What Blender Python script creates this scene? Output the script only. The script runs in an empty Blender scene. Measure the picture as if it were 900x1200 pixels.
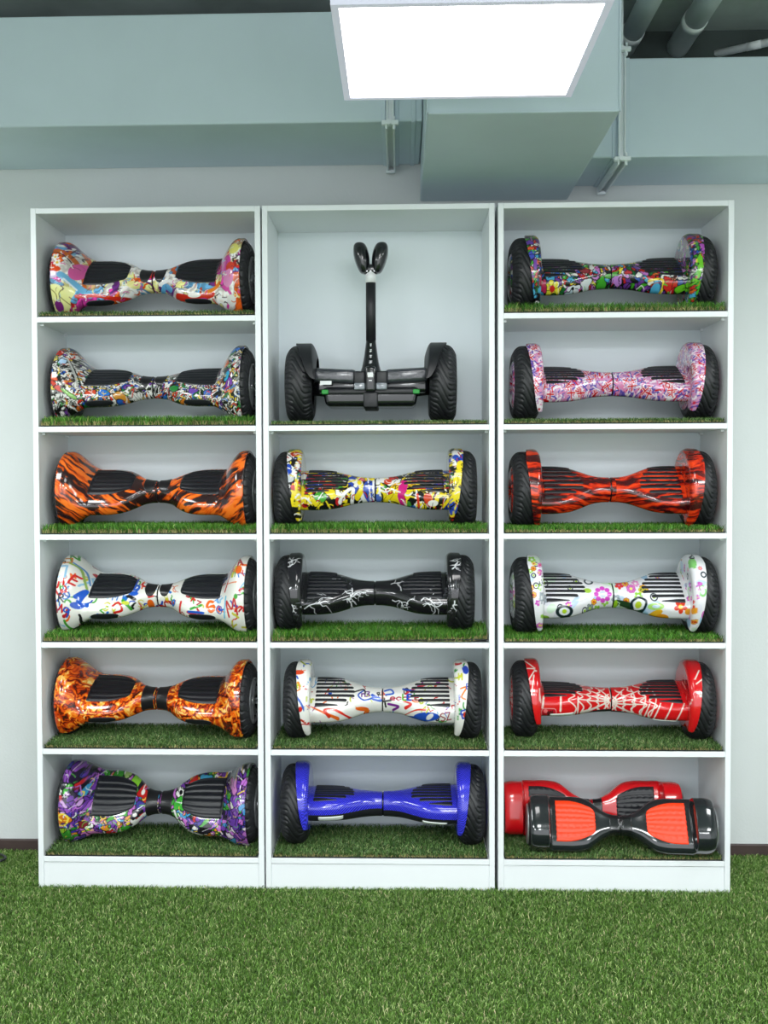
import bpy, bmesh, math, random
import numpy as np
from mathutils import Matrix, Vector
D2R = math.pi/180
scn = bpy.context.scene
col = scn.collection
rng = np.random.default_rng(7)

# ------------------------------------------------------------------ helpers
def lin(c):
    c = np.asarray(c, float)/255.0
    return np.where(c <= .04045, c/12.92, ((c+.055)/1.055)**2.4)
def rgba(c): return tuple(float(v) for v in lin(c))+(1.0,)

def link(name, me, mat=None, parent=None):
    o = bpy.data.objects.new(name, me); col.objects.link(o)
    if mat is not None and not me.materials: me.materials.append(mat)
    if parent is not None: o.parent = parent
    return o
def tag(o, label=None, cat=None, group=None, kind=None):
    if label: o['label'] = label
    if cat: o['category'] = cat
    if group: o['group'] = group
    if kind: o['kind'] = kind
    return o
def thing(name, label, cat, loc=(0,0,0), rotz=0, group=None):
    o = bpy.data.objects.new(name, None); col.objects.link(o)
    o.empty_display_size = .05
    o.location = loc; o.rotation_euler = (0,0,rotz)
    return tag(o, label, cat, group)

def mesh_np(name, V, faces, cols=None, smooth=True):
    """faces: list of int arrays (n,3) or (n,4)"""
    me = bpy.data.meshes.new(name)
    V = np.ascontiguousarray(V, np.float32)
    me.vertices.add(len(V)); me.vertices.foreach_set('co', V.ravel())
    faces = [np.asarray(f, np.int32) for f in faces if len(f)]
    nl = sum(f.size for f in faces); nf = sum(len(f) for f in faces)
    me.loops.add(nl); me.polygons.add(nf)
    me.loops.foreach_set('vertex_index', np.concatenate([f.ravel() for f in faces]))
    tot = np.concatenate([np.full(len(f), f.shape[1], np.int32) for f in faces])
    st = np.concatenate([[0], np.cumsum(tot)[:-1]]).astype(np.int32)
    me.polygons.foreach_set('loop_start', st)
    try: me.polygons.foreach_set('loop_total', tot)
    except Exception: pass
    me.polygons.foreach_set('use_smooth', np.full(nf, smooth, bool))
    me.update(calc_edges=True)
    if cols is not None:
        a = me.color_attributes.new('Col', 'FLOAT_COLOR', 'POINT')
        c = np.ones((len(V),4), np.float32); c[:,:3] = cols
        a.data.foreach_set('color', c.ravel())
    return me
def grid_faces(nu, nv, wrap_u=False, wrap_v=False, base=0):
    iu = np.arange(nu if wrap_u else nu-1); iv = np.arange(nv if wrap_v else nv-1)
    I, J = np.meshgrid(iu, iv, indexing='ij')
    I2 = (I+1) % nu; J2 = (J+1) % nv
    return np.stack([I*nv+J, I2*nv+J, I2*nv+J2, I*nv+J2], -1).reshape(-1,4)+base

def bm_obj(name, bm, mat, parent=None, smooth=False):
    bmesh.ops.recalc_face_normals(bm, faces=bm.faces)
    me = bpy.data.meshes.new(name); bm.to_mesh(me); bm.free()
    if smooth:
        for p in me.polygons: p.use_smooth = True
    return link(name, me, mat, parent)
def add_box(bm, x0, x1, y0, y1, z0, z1, bev=0, seg=2, M=None):
    r = bmesh.ops.create_cube(bm, size=1)
    vs = r['verts']
    for v in vs:
        v.co = Vector(((x0+x1)/2+v.co.x*(x1-x0), (y0+y1)/2+v.co.y*(y1-y0), (z0+z1)/2+v.co.z*(z1-z0)))
    if bev:
        es = list({e for v in vs for e in v.link_edges})
        rr = bmesh.ops.bevel(bm, geom=es, offset=bev, segments=seg, affect='EDGES', profile=.5)
        vs = list({v for f in rr['faces'] for v in f.verts} | {v for v in vs if v.is_valid})
    if M is not None:
        for v in vs: v.co = M @ v.co
    return vs
def box(name, x0, x1, y0, y1, z0, z1, mat, parent=None, bev=0, seg=2, M=None, smooth=False):
    bm = bmesh.new(); add_box(bm, x0, x1, y0, y1, z0, z1, bev, seg, M)
    return bm_obj(name, bm, mat, parent, smooth)
def add_tube(bm, p0, p1, r0, r1=None, n=20, caps=True):
    r1 = r0 if r1 is None else r1
    p0 = Vector(p0); p1 = Vector(p1); d = p1-p0
    q = d.to_track_quat('Z', 'Y').to_matrix().to_4x4()
    M = Matrix.Translation((p0+p1)/2) @ q
    return bmesh.ops.create_cone(bm, cap_ends=caps, segments=n, radius1=r0, radius2=r1, depth=d.length, matrix=M)['verts']
def sweep(path, r, n=10):
    P = np.asarray(path, float); N = len(P)
    T = np.gradient(P, axis=0); T /= np.linalg.norm(T, axis=1)[:,None]
    up = np.array([0,0,1.0]); A = np.cross(T, up); bad = np.linalg.norm(A,axis=1)<1e-3; A[bad] = (1,0,0)
    A /= np.linalg.norm(A,axis=1)[:,None]; B = np.cross(A, T)
    t = np.linspace(0, 2*np.pi, n, endpoint=False)
    V = P[:,None,:]+r*(np.cos(t)[None,:,None]*A[:,None,:]+np.sin(t)[None,:,None]*B[:,None,:])
    return V.reshape(-1,3), [grid_faces(N, n, wrap_v=True)]

# ------------------------------------------------------------------ materials
def new_mat(name):
    m = bpy.data.materials.new(name); m.use_nodes = True
    nt = m.node_tree; b = nt.nodes['Principled BSDF']
    return m, nt, b
def noise_bump(nt, b, scale, strength, dist=.002, detail=4):
    tc = nt.nodes.new('ShaderNodeTexCoord'); n = nt.nodes.new('ShaderNodeTexNoise')
    n.inputs['Scale'].default_value = scale; n.inputs['Detail'].default_value = detail
    bp = nt.nodes.new('ShaderNodeBump'); bp.inputs['Strength'].default_value = strength; bp.inputs['Distance'].default_value = dist
    nt.links.new(tc.outputs['Object'], n.inputs['Vector']); nt.links.new(n.outputs['Fac'], bp.inputs['Height'])
    nt.links.new(bp.outputs['Normal'], b.inputs['Normal'])
    return tc, n
def solid(name, c, rough=.5, metal=0, coat=0, var=.06, scale=6, bump=0, bscale=200, spec=.5):
    m, nt, b = new_mat(name)
    b.inputs['Roughness'].default_value = rough; b.inputs['Metallic'].default_value = metal
    b.inputs['Coat Weight'].default_value = coat; b.inputs['Coat Roughness'].default_value = .06
    b.inputs['Specular IOR Level'].default_value = spec
    tc = nt.nodes.new('ShaderNodeTexCoord'); n = nt.nodes.new('ShaderNodeTexNoise'); n.inputs['Scale'].default_value = scale
    n.inputs['Detail'].default_value = 5
    r = nt.nodes.new('ShaderNodeValToRGB'); cl = lin(c)
    r.color_ramp.elements[0].position = .3; r.color_ramp.elements[1].position = .7
    r.color_ramp.elements[0].color = tuple(cl*(1-var))+(1,); r.color_ramp.elements[1].color = tuple(np.minimum(cl*(1+var),1))+(1,)
    nt.links.new(tc.outputs['Object'], n.inputs['Vector']); nt.links.new(n.outputs['Fac'], r.inputs['Fac']); nt.links.new(r.outputs['Color'], b.inputs['Base Color'])
    if bump: noise_bump(nt, b, bscale, bump)
    return m
def painted(name, rough=.16, coat=.7, spec=.5):
    m, nt, b = new_mat(name)
    a = nt.nodes.new('ShaderNodeVertexColor'); a.layer_name = 'Col'
    n = nt.nodes.new('ShaderNodeTexNoise'); n.inputs['Scale'].default_value = 160
    tc = nt.nodes.new('ShaderNodeTexCoord'); nt.links.new(tc.outputs['Object'], n.inputs['Vector'])
    mx = nt.nodes.new('ShaderNodeMix'); mx.data_type = 'RGBA'; mx.blend_type = 'MULTIPLY'; mx.inputs['Factor'].default_value = .12
    nt.links.new(a.outputs['Color'], mx.inputs['A']); nt.links.new(n.outputs['Color'], mx.inputs['B'])
    nt.links.new(mx.outputs['Result'], b.inputs['Base Color'])
    b.inputs['Roughness'].default_value = rough; b.inputs['Coat Weight'].default_value = coat; b.inputs['Coat Roughness'].default_value = .05
    b.inputs['Specular IOR Level'].default_value = spec
    return m
M_lam = solid('white_laminate', (236,240,243), .42, var=.015, scale=3)
M_back = solid('white_back_board', (226,235,240), .5, var=.02, scale=4)
M_wall = solid('wall_paint', (214,218,218), .8, var=.02, scale=3, bump=.25, bscale=120)
M_ceil = solid('ceiling_concrete', (172,182,180), .85, var=.18, scale=5, bump=.4, bscale=40)
M_wall_shade = solid('dark_wall_shade', (70,80,78), .9, var=.2, scale=6)  # dark tone standing in for shade on the upper wall
M_duct = solid('grey_duct_paint', (206,222,232), .5, var=.03, scale=4, bump=.08, bscale=30)
M_strut = solid('strut_paint', (236,243,247), .45, var=.04, scale=10)
M_pipe = solid('grey_pipe_paint', (240,246,246), .6, var=.06, scale=8, bump=.1, bscale=60)
M_base = solid('brown_baseboard', (72,58,56), .4, var=.15, scale=12)
M_rub = solid('tyre_rubber', (27,28,32), .46, var=.12, scale=25, spec=.5)
M_pad = solid('pad_rubber', (23,24,31), .38, var=.12, scale=30)
M_blk = solid('black_plastic', (20,21,26), .2, var=.1, scale=20, coat=.7)
M_mblk = solid('matte_black_plastic', (24,25,30), .45, var=.1, scale=20)
M_sleeve = solid('dark_sleeve', (28,27,31), .3, var=.15, scale=30)
M_lens = solid('pale_lens', (205,212,206), .2, var=.03)
M_silver = solid('silver_metal', (190,192,195), .3, metal=.8, var=.08, scale=20)
M_frame = solid('panel_frame_glow', (205,205,222), .5, var=.02)
fb = M_frame.node_tree.nodes['Principled BSDF']; fb.inputs['Emission Color'].default_value = (.80,.82,1,1); fb.inputs['Emission Strength'].default_value = .32  # faint emission imitates the diffuser's glow on the frame, which is no lamp
M_lamp = solid('clear_lamp_lens', (120,126,134), .12, coat=1, var=.25, scale=60)
M_green = solid('green_clip', (25,140,50), .5, var=.05)
M_white = solid('white_label', (232,234,235), .5, var=.04, scale=40)
M_cable = solid('black_cable', (22,24,26), .45, var=.1)
M_gred = solid('red_gloss', (224,16,28), .2, coat=.7, var=.03)
M_gblk = solid('black_gloss', (30,34,38), .14, coat=.8, var=.06)
M_org = solid('orange_pad_rubber', (248,62,16), .4, var=.05)
M_paint = painted('printed_gloss_shell')
M_backing = solid('turf_backing', (40,44,42), .9, var=.2, scale=60)

def wrap_mat():
    m, nt, b = new_mat('plastic_wrapped_pedal')
    b.inputs['Base Color'].default_value = rgba((52,54,62)); b.inputs['Roughness'].default_value = .18
    b.inputs['Coat Weight'].default_value = 1; b.inputs['Coat Roughness'].default_value = .15
    noise_bump(nt, b, 55, .9, .006, 6)
    return m
M_wrap = wrap_mat()
def grass_mat():
    m, nt, b = new_mat('turf_blade')
    a = nt.nodes.new('ShaderNodeVertexColor'); a.layer_name = 'Col'
    nt.links.new(a.outputs['Color'], b.inputs['Base Color'])
    b.inputs['Roughness'].default_value = .42; b.inputs['Specular IOR Level'].default_value = .4
    return m
M_grass = grass_mat()
def ground_mat():
    m, nt, b = new_mat('turf_ground')
    tc = nt.nodes.new('ShaderNodeTexCoord'); n = nt.nodes.new('ShaderNodeTexNoise'); n.inputs['Scale'].default_value = 220; n.inputs['Detail'].default_value = 6
    r = nt.nodes.new('ShaderNodeValToRGB'); e = r.color_ramp.elements
    e[0].position = .3; e[0].color = rgba((30,52,22)); e[1].position = .72; e[1].color = rgba((104,142,70))
    nt.links.new(tc.outputs['Object'], n.inputs['Vector']); nt.links.new(n.outputs['Fac'], r.inputs['Fac']); nt.links.new(r.outputs['Color'], b.inputs['Base Color'])
    b.inputs['Roughness'].default_value = .8
    noise_bump(nt, b, 260, .8, .006)
    return m
M_ground = ground_mat()
def emis():
    m = bpy.data.materials.new('led_diffuser'); m.use_nodes = True; nt = m.node_tree
    nt.nodes.remove(nt.nodes['Principled BSDF'])
    e = nt.nodes.new('ShaderNodeEmission'); e.inputs['Color'].default_value = (1,.99,.98,1); e.inputs['Strength'].default_value = LED
    tc = nt.nodes.new('ShaderNodeTexCoord'); n = nt.nodes.new('ShaderNodeTexNoise'); n.inputs['Scale'].default_value = 3
    mr = nt.nodes.new('ShaderNodeMapRange'); mr.inputs['To Min'].default_value = LED*.97; mr.inputs['To Max'].default_value = LED*1.03
    nt.links.new(tc.outputs['Object'], n.inputs['Vector']); nt.links.new(n.outputs['Fac'], mr.inputs['Value']); nt.links.new(mr.outputs['Result'], e.inputs['Strength'])
    nt.links.new(e.outputs['Emission'], nt.nodes['Material Output'].inputs['Surface'])
    return m
LED = 8.5
M_led = emis()

# ------------------------------------------------------------------ room
WY = .352
CEIL = 2.90
X0, X1, YF = -2.4, 4.6, -6.2
def struct(name, *a, **k): return tag(box(name, *a, **k), kind='structure')
struct('floor', X0, X1, YF, WY, -.06, 0, M_ground)
struct('wall_back', X0-.1, X1+.1, WY, WY+.1, 0, CEIL, M_wall)
struct('wall_left', X0-.1, X0, YF, WY, 0, CEIL, M_wall)
struct('wall_right', X1, X1+.1, YF, WY, 0, CEIL, M_wall)
struct('ceiling', X0-.1, X1+.1, YF-.1, WY+.1, CEIL, CEIL+.1, M_ceil)
struct('baseboard_back', X0, X1, WY-.014, WY-.0005, 0.0005, .048, M_base, bev=.003)

struct('trim_wall_shade', 1.80, X1, WY-.016, WY-.0005, 2.79, CEIL-.0005, M_wall_shade)  # added dark strip, imitates the unlit wall above the right duct
# ------------------------------------------------------------------ ducts, pipes, hangers
def duct(label, x0, x1, y0, z0, z1, seams):
    t = thing('air_duct', label, 'air duct', ((x0+x1)/2, (y0+WY)/2, z0))
    t0 = Matrix.Translation((-(x0+x1)/2, -(y0+WY)/2, -z0))
    box('duct_casing', x0, x1, y0, WY-.001, z0, z1, M_duct, t, bev=.006, M=t0)
    for (a, b) in seams:
        bm = bmesh.new()
        add_box(bm, a, b, y0-.004, y0+.002, z0-.003, z1, .0015, 1, t0)
        add_box(bm, a, b, y0-.004, WY-.002, z0-.004, z0+.002, .0015, 1, t0)
        bm_obj('flange', bm, M_duct, t)
    return t
duct('long pale grey duct along the wall above the left and middle bookcases', X0+.01, 1.272, -.125, 2.455, 2.797, [(1.145,1.158),(1.186,1.199),(1.238,1.252)])
duct('pale grey duct above the right bookcase running to the right edge', 1.792, X1-.01, .003, 2.372, 2.686, [(1.880,1.892),(1.922,1.934),(1.800,1.812)])
bx_ = duct('large boxy grey duct section hanging lowest behind the ceiling light panel', 1.274, 1.790, -.588, 2.325, CEIL-.001, [])
t0 = Matrix.Translation((-(1.274+1.790)/2, -(-.588+WY)/2, -2.325))
bm = bmesh.new()
add_box(bm, 1.274, 1.790, -.592, -.588, 2.325, 2.331, .001, 1, t0); add_box(bm, 1.785, 1.7915, -.592, -.588, 2.325, CEIL-.002, .001, 1, t0); add_box(bm, 1.2735, 1.279, -.592, -.588, 2.325, CEIL-.002, .001, 1, t0)
bm_obj('corner_seam', bm, M_duct, bx_)

def hanger(label, x, y0, z0, z1):
    t = thing('duct_hanger', label, 'duct hanger', (x, y0, z0), group='strut hangers holding the ducts')
    M = Matrix.Translation((0,0,0))
    H = z1-z0
    bm = bmesh.new()
    for s in (-1, 1): add_box(bm, s*.009-.0025, s*.009+.0025, -.020, -.005, -.002, H+.012, .0008, 1)
    add_box(bm, -.0075, .0075, -.008, -.005, -.002, H+.012)
    bm_obj('upright_channel', bm, M_strut, t)
    bm = bmesh.new()
    for s in (-1, 1): add_box(bm, s*.012-.003, s*.012+.003, -.022, WY-y0-.004, -.030, -.0045, .0008, 1)
    add_box(bm, -.012, .012, -.022, WY-y0-.004, -.008, -.0045)
    bm_obj('cross_channel', bm, M_strut, t)
    for (zz, nm) in ((H+.018, 'top_clamp'), (-.012, 'bottom_clamp')):
        bm = bmesh.new()
        add_box(bm, -.026, .026, -.030, -.012, zz-.007, zz+.007, .002, 1)
        add_tube(bm, (.012,-.021,zz-.02), (.012,-.021,zz+.02), .0045, n=8)
        add_tube(bm, (-.004,-.036,zz), (-.004,-.012,zz), .009, n=6)
        bm_obj(nm, bm, M_strut, t)
    bm = bmesh.new(); add_tube(bm, (0,-.012,H+.012), (0,-.012,CEIL-z0-.001), .004, n=8); bm_obj('threaded_rod', bm, M_strut, t)
    bm = bmesh.new(); add_box(bm, -.018, .012, WY-y0-.035, WY-y0-.02, -.036, -.024, .002, 1); bm_obj('end_nut', bm, M_strut, t)
hanger('strut hanger on the duct just left of the boxy duct, below the light panel', 1.172, -.130, 2.455, 2.797)
hanger('strut hanger on the duct just right of the boxy duct', 1.907, -.002, 2.372, 2.686)

def pipe(label, p0, p1, r, sock):
    t = thing('ceiling_pipe', label, 'pipe', p0, group='pipes under the ceiling')
    bm = bmesh.new(); add_tube(bm, (0,0,0), Vector(p1)-Vector(p0), r, n=28); bm_obj('pipe_run', bm, M_pipe, t, True)
    bm = bmesh.new(); d = (Vector(p1)-Vector(p0)); a = d*sock; add_tube(bm, a, a+d.normalized()*.05, r*1.07, n=28); bm_obj('pipe_socket', bm, M_pipe, t, True)
pipe('thick grey ceiling pipe next to the boxy duct', (1.985,.350,2.845), (1.985,-3.4,2.845), .036, .03)
pipe('thick grey ceiling pipe second from the boxy duct', (2.168,.350,2.845), (2.168,-3.4,2.845), .038, .055)
pipe('thin grey pipe above the duct in the far upper right corner', (2.30,.345,2.822), (2.75,.06,2.822), .013, .2)

# ------------------------------------------------------------------ ceiling light
def light_panel():
    x0, x1, y0, y1, z = 1.062, 1.629, -1.346, -.783, 2.300
    t = thing('ceiling_light', 'bright square LED ceiling panel with thin white frame', 'ceiling light', ((x0+x1)/2,(y0+y1)/2,z))
    t0 = Matrix.Translation((-(x0+x1)/2, -(y0+y1)/2, -z))
    w = .016
    bm = bmesh.new()
    add_box(bm, x0, x1, y0, y0+w, z, z+.022, 0, 1, t0); add_box(bm, x0, x1, y1-w, y1, z, z+.022, 0, 1, t0)
    add_box(bm, x0, x0+w, y0+w, y1-w, z, z+.022, 0, 1, t0); add_box(bm, x1-w, x1, y0+w, y1-w, z, z+.022, 0, 1, t0)
    bm_obj('frame', bm, M_frame, t)
    box('diffuser', x0+w, x1-w, y0+w, y1-w, z+.006, z+.010, M_led, t, M=t0)
    box('back_tray', x0+w, x1-w, y0+w, y1-w, z+.012, z+.03, M_frame, t, M=t0)
    for (xx, yy) in ((x0+.12,y0+.1),(x1-.12,y0+.1),(x0+.12,y1-.1),(x1-.12,y1-.1)):
        bm = bmesh.new(); add_tube(bm, t0@Vector((xx,yy,z+.029)), t0@Vector((xx,yy,CEIL-.001)), .0012, n=6); bm_obj('suspension_wire', bm, M_silver, t)
light_panel()

# ------------------------------------------------------------------ bookcases
W, TH, H, DP = .75, .018, 2.2325, .322
G1, G2 = .0056, .0110
UX = [0, W+G1, 2*W+G1+G2]
SZ = [1.8806, 1.5232, 1.1700, .8150, .4619, .1040]   # top faces of the shelves
def bookcase(x, label, levels):
    t = thing('bookcase', label, 'bookcase', (x+W/2, DP/2, 0), group='tall white open bookcases')
    T = Matrix.Translation((-(x+W/2), -DP/2, 0)); bv = .0012
    for a in (x, x+W-TH): box('side_panel', a, a+TH, 0, DP, .0, H, M_lam, t, bev=bv, seg=1, M=T)
    box('top_panel', x+TH, x+W-TH, .0005, DP, H-TH, H, M_lam, t, bev=bv, seg=1, M=T)
    for k in levels:
        box('shelf' if k < 5 else 'bottom_shelf', x+TH, x+W-TH, .001, DP, SZ[k]-TH, SZ[k], M_lam, t, bev=bv, seg=1, M=T)
    box('plinth', x+TH, x+W-TH, .004, .020, .0, SZ[5]-TH-.002, M_lam, t, bev=bv, seg=1, M=T)
    box('back_panel', x+.002, x+W-.002, DP, DP+.006, .02, H-.002, M_back, t, M=T)
    for k in levels:
        if k == 5: continue
        for xx in (x+TH, x+W-TH-.012):
            for yy in (.03, DP-.04): box('shelf_pin', xx, xx+.012, yy, yy+.012, SZ[k]-TH-.008, SZ[k]-TH-.0002, M_lam, t, bev=.001, seg=1, M=T)
bookcase(UX[0], 'left white bookcase with six bays, its boards showing spoked wheels', range(6))
bookcase(UX[1], 'middle white bookcase with a tall top bay holding the steering-bar scooter', range(1,6))
bookcase(UX[2], 'right white bookcase whose bottom bay holds two small hoverboards', range(6))

# ------------------------------------------------------------------ turf
def blades(n, x0, x1, y0, y1, h, w, lean, seed, zb=0.0, pal=None, fringe=0, edge_tan=.0, clip=None):
    r = np.random.default_rng(seed)
    x = r.uniform(x0, x1, n); y = r.uniform(y0, y1, n)
    if fringe:
        k = fringe; x = np.concatenate([x, r.uniform(x0, x1, k)]); y = np.concatenate([y, r.uniform(y0-.002, y0+.012, k)]); n += k
    hh = h*r.uniform(.55, 1.12, n); ang = r.uniform(0, 2*np.pi, n); tl = lean*r.uniform(.1, 1, n)*hh
    dx = np.cos(ang)*tl; dy = np.sin(ang)*tl
    tw = r.uniform(0, 2*np.pi, n); px = np.cos(tw)*w/2*r.uniform(.7,1.2,n); py = np.sin(tw)*w/2
    V = np.zeros((n,5,3))
    V[:,0] = np.stack([x-px, y-py, np.full(n,zb)],1); V[:,1] = np.stack([x+px, y+py, np.full(n,zb)],1)
    V[:,2] = np.stack([x+px*.85+dx*.4, y+py*.85+dy*.4, zb+hh*.62],1); V[:,3] = np.stack([x-px*.85+dx*.4, y-py*.85+dy*.4, zb+hh*.62],1)
    V[:,4] = np.stack([x+dx, y+dy, zb+hh*np.sqrt(np.maximum(1-.3*lean**2,.3))],1)
    if clip is not None:
        V[...,0] = np.clip(V[...,0], clip[0], clip[1]); V[...,1] = np.clip(V[...,1], clip[2], clip[3])
    base = np.arange(n)[:,None]*5
    Q = base+np.array([[0,1,2,3]]); T = base+np.array([[3,2,4]])
    pal = np.array(pal, float); wts = pal[:,3]/pal[:,3].sum()
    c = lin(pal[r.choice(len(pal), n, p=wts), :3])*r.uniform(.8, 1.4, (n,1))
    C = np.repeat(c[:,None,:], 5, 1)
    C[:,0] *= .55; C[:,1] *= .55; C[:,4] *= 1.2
    if edge_tan:
        tan = lin((176,166,112)); m = (y < y0+.03) & (r.uniform(0,1,n) < edge_tan)
        C[m] = tan*r.uniform(.7,1.15,(m.sum(),1))[:,None,:]
        V[m,2:,2] = zb+(V[m,2:,2]-zb)*.5
    return V.reshape(-1,3), [Q, T], C.reshape(-1,3)
PAL_FLOOR = [(72,106,38,4),(92,130,52,4),(118,152,74,3),(166,184,120,1.3),(56,84,32,1.8),(190,182,140,.5)]
PAL_LONG = [(58,110,30,4),(74,130,38,4),(98,150,52,2.5),(44,84,26,2),(150,160,90,.6)]
PAL_SHORT = [(66,100,48,4),(84,118,60,4),(112,142,82,2.5),(52,80,38,2),(160,168,116,.9)]
def turf(name, specs):
    Vs, Qs, Ts, Cs = [], [], [], []; b = 0
    for s in specs:
        V, (Q, T), C = blades(**s); Vs.append(V); Qs.append(Q+b); Ts.append(T+b); Cs.append(C); b += len(V)
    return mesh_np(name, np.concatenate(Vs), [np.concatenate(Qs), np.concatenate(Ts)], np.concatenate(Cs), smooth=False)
XL, XRr = UX[0]-.002, UX[2]+W+.002
me = turf('floor_grass', [
    dict(n=330000, x0=-.75, x1=3.05, y0=-1.15, y1=-.003, h=.018, w=.0022, lean=.9, seed=1, pal=PAL_FLOOR, clip=(-9,9,-9,-.0015)),
    dict(n=34000, x0=-.75, x1=XL-.002, y0=0, y1=WY-.018, h=.019, w=.0022, lean=.9, seed=2, pal=PAL_FLOOR, clip=(-9,XL,-9,WY-.016)),
    dict(n=34000, x0=XRr+.002, x1=3.05, y0=0, y1=WY-.018, h=.019, w=.0022, lean=.9, seed=3, pal=PAL_FLOOR, clip=(XRr,9,-9,WY-.016)),
    dict(n=70000, x0=-1.6, x1=3.9, y0=-2.6, y1=-1.15, h=.024, w=.0036, lean=.95, seed=4, pal=PAL_FLOOR)])
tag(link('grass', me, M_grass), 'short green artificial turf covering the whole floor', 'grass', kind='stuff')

mat_cache = {}
MX, MYD = .706, .306
def turf_mat(unit, k, pile, longp, label, curl=False):
    z = SZ[k]
    t = thing('turf_mat', label, 'turf mat', (UX[unit]+W/2, .004+MYD/2, z+.0004), group='turf mats lining the shelves')
    key = (round(pile,3), longp, curl)
    if key not in mat_cache:
        bm = bmesh.new(); add_box(bm, -MX/2, MX/2, -MYD/2, MYD/2, 0, .004, .001, 1)
        bk = bpy.data.meshes.new('backing'); bm.to_mesh(bk); bm.free()
        n = 11000 if pile > .025 else 15000
        g = turf('pile', [dict(n=n, x0=-MX/2+.004, x1=MX/2-.004, y0=-MYD/2+.003, y1=MYD/2-.006, h=pile, w=.0026, lean=.75 if pile > .025 else .95, seed=int(pile*5000)+longp,
                               zb=.003, pal=PAL_LONG if longp else PAL_SHORT, fringe=2200, edge_tan=.5, clip=(-MX/2,MX/2,-1,MYD/2))])
        if curl:
            for m in (g, bk):
                for v in m.vertices:
                    a = max(0, (v.co.x-.26)/.09); b_ = max(0, .6-abs(v.co.y+.05)/.25); v.co.z += .02*a*a*min(1,b_*2)
        mat_cache[key] = (bk, g)
    bk, g = mat_cache[key]
    link('backing', bk, M_backing, t)
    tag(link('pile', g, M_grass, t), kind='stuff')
    return t

# loop of cable on the floor at the far left
s = np.linspace(0, 1, 40)
path = np.stack([-.42+.243*np.sin(s*np.pi), .30-.22*s+.01*np.sin(9*s), .022+.010*np.sin(s*np.pi)], 1)
V, F = sweep(path, .0045)
tag(link('cable', mesh_np('cable', V, F), M_cable), 'black cable loop lying on the turf by the left wall corner', 'cable')

# ------------------------------------------------------------------ pattern canvases (flat paint for the printed shells)
CW, CH = 900, 420
YY, XX = np.mgrid[0:CH, 0:CW].astype(np.float32)
def vnoise(x, y, s, seed):
    r = np.random.default_rng(seed); G = r.random((64,64)).astype(np.float32)
    u = x/s; v = y/s; iu = np.floor(u).astype(int); iv = np.floor(v).astype(int)
    fu = u-iu; fv = v-iv; fu = fu*fu*(3-2*fu); fv = fv*fv*(3-2*fv)
    a = G[iv%64, iu%64]; b = G[iv%64, (iu+1)%64]; c = G[(iv+1)%64, iu%64]; d = G[(iv+1)%64, (iu+1)%64]
    return (a*(1-fu)+b*fu)*(1-fv)+(c*(1-fu)+d*fu)*fv
def fbm(x, y, s, seed, o=4):
    t = 0; a = .5; n = 0
    for i in range(o): t = t+a*vnoise(x, y, s, seed+i); n += a; a *= .5; s *= .5
    return t/n
def fine(c, n, seed, cols=None, w=(1.4,3.2), L=(10,34)):
    r = np.random.default_rng(seed); cols = cols or [(20,18,24),(20,18,24),(240,238,236)]
    for _ in range(n):
        x, y, a, s = r.uniform(40,860), r.uniform(20,350), r.uniform(0,6.28), r.uniform(*L); k = r.uniform(-1.2,1.2); pts = []
        for i in range(5): pts.append((x,y)); x += s/4*math.cos(a); y += s/4*math.sin(a); a += k*.6
        c.stroke(pts, r.uniform(*w), cols[r.integers(len(cols))])
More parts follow.
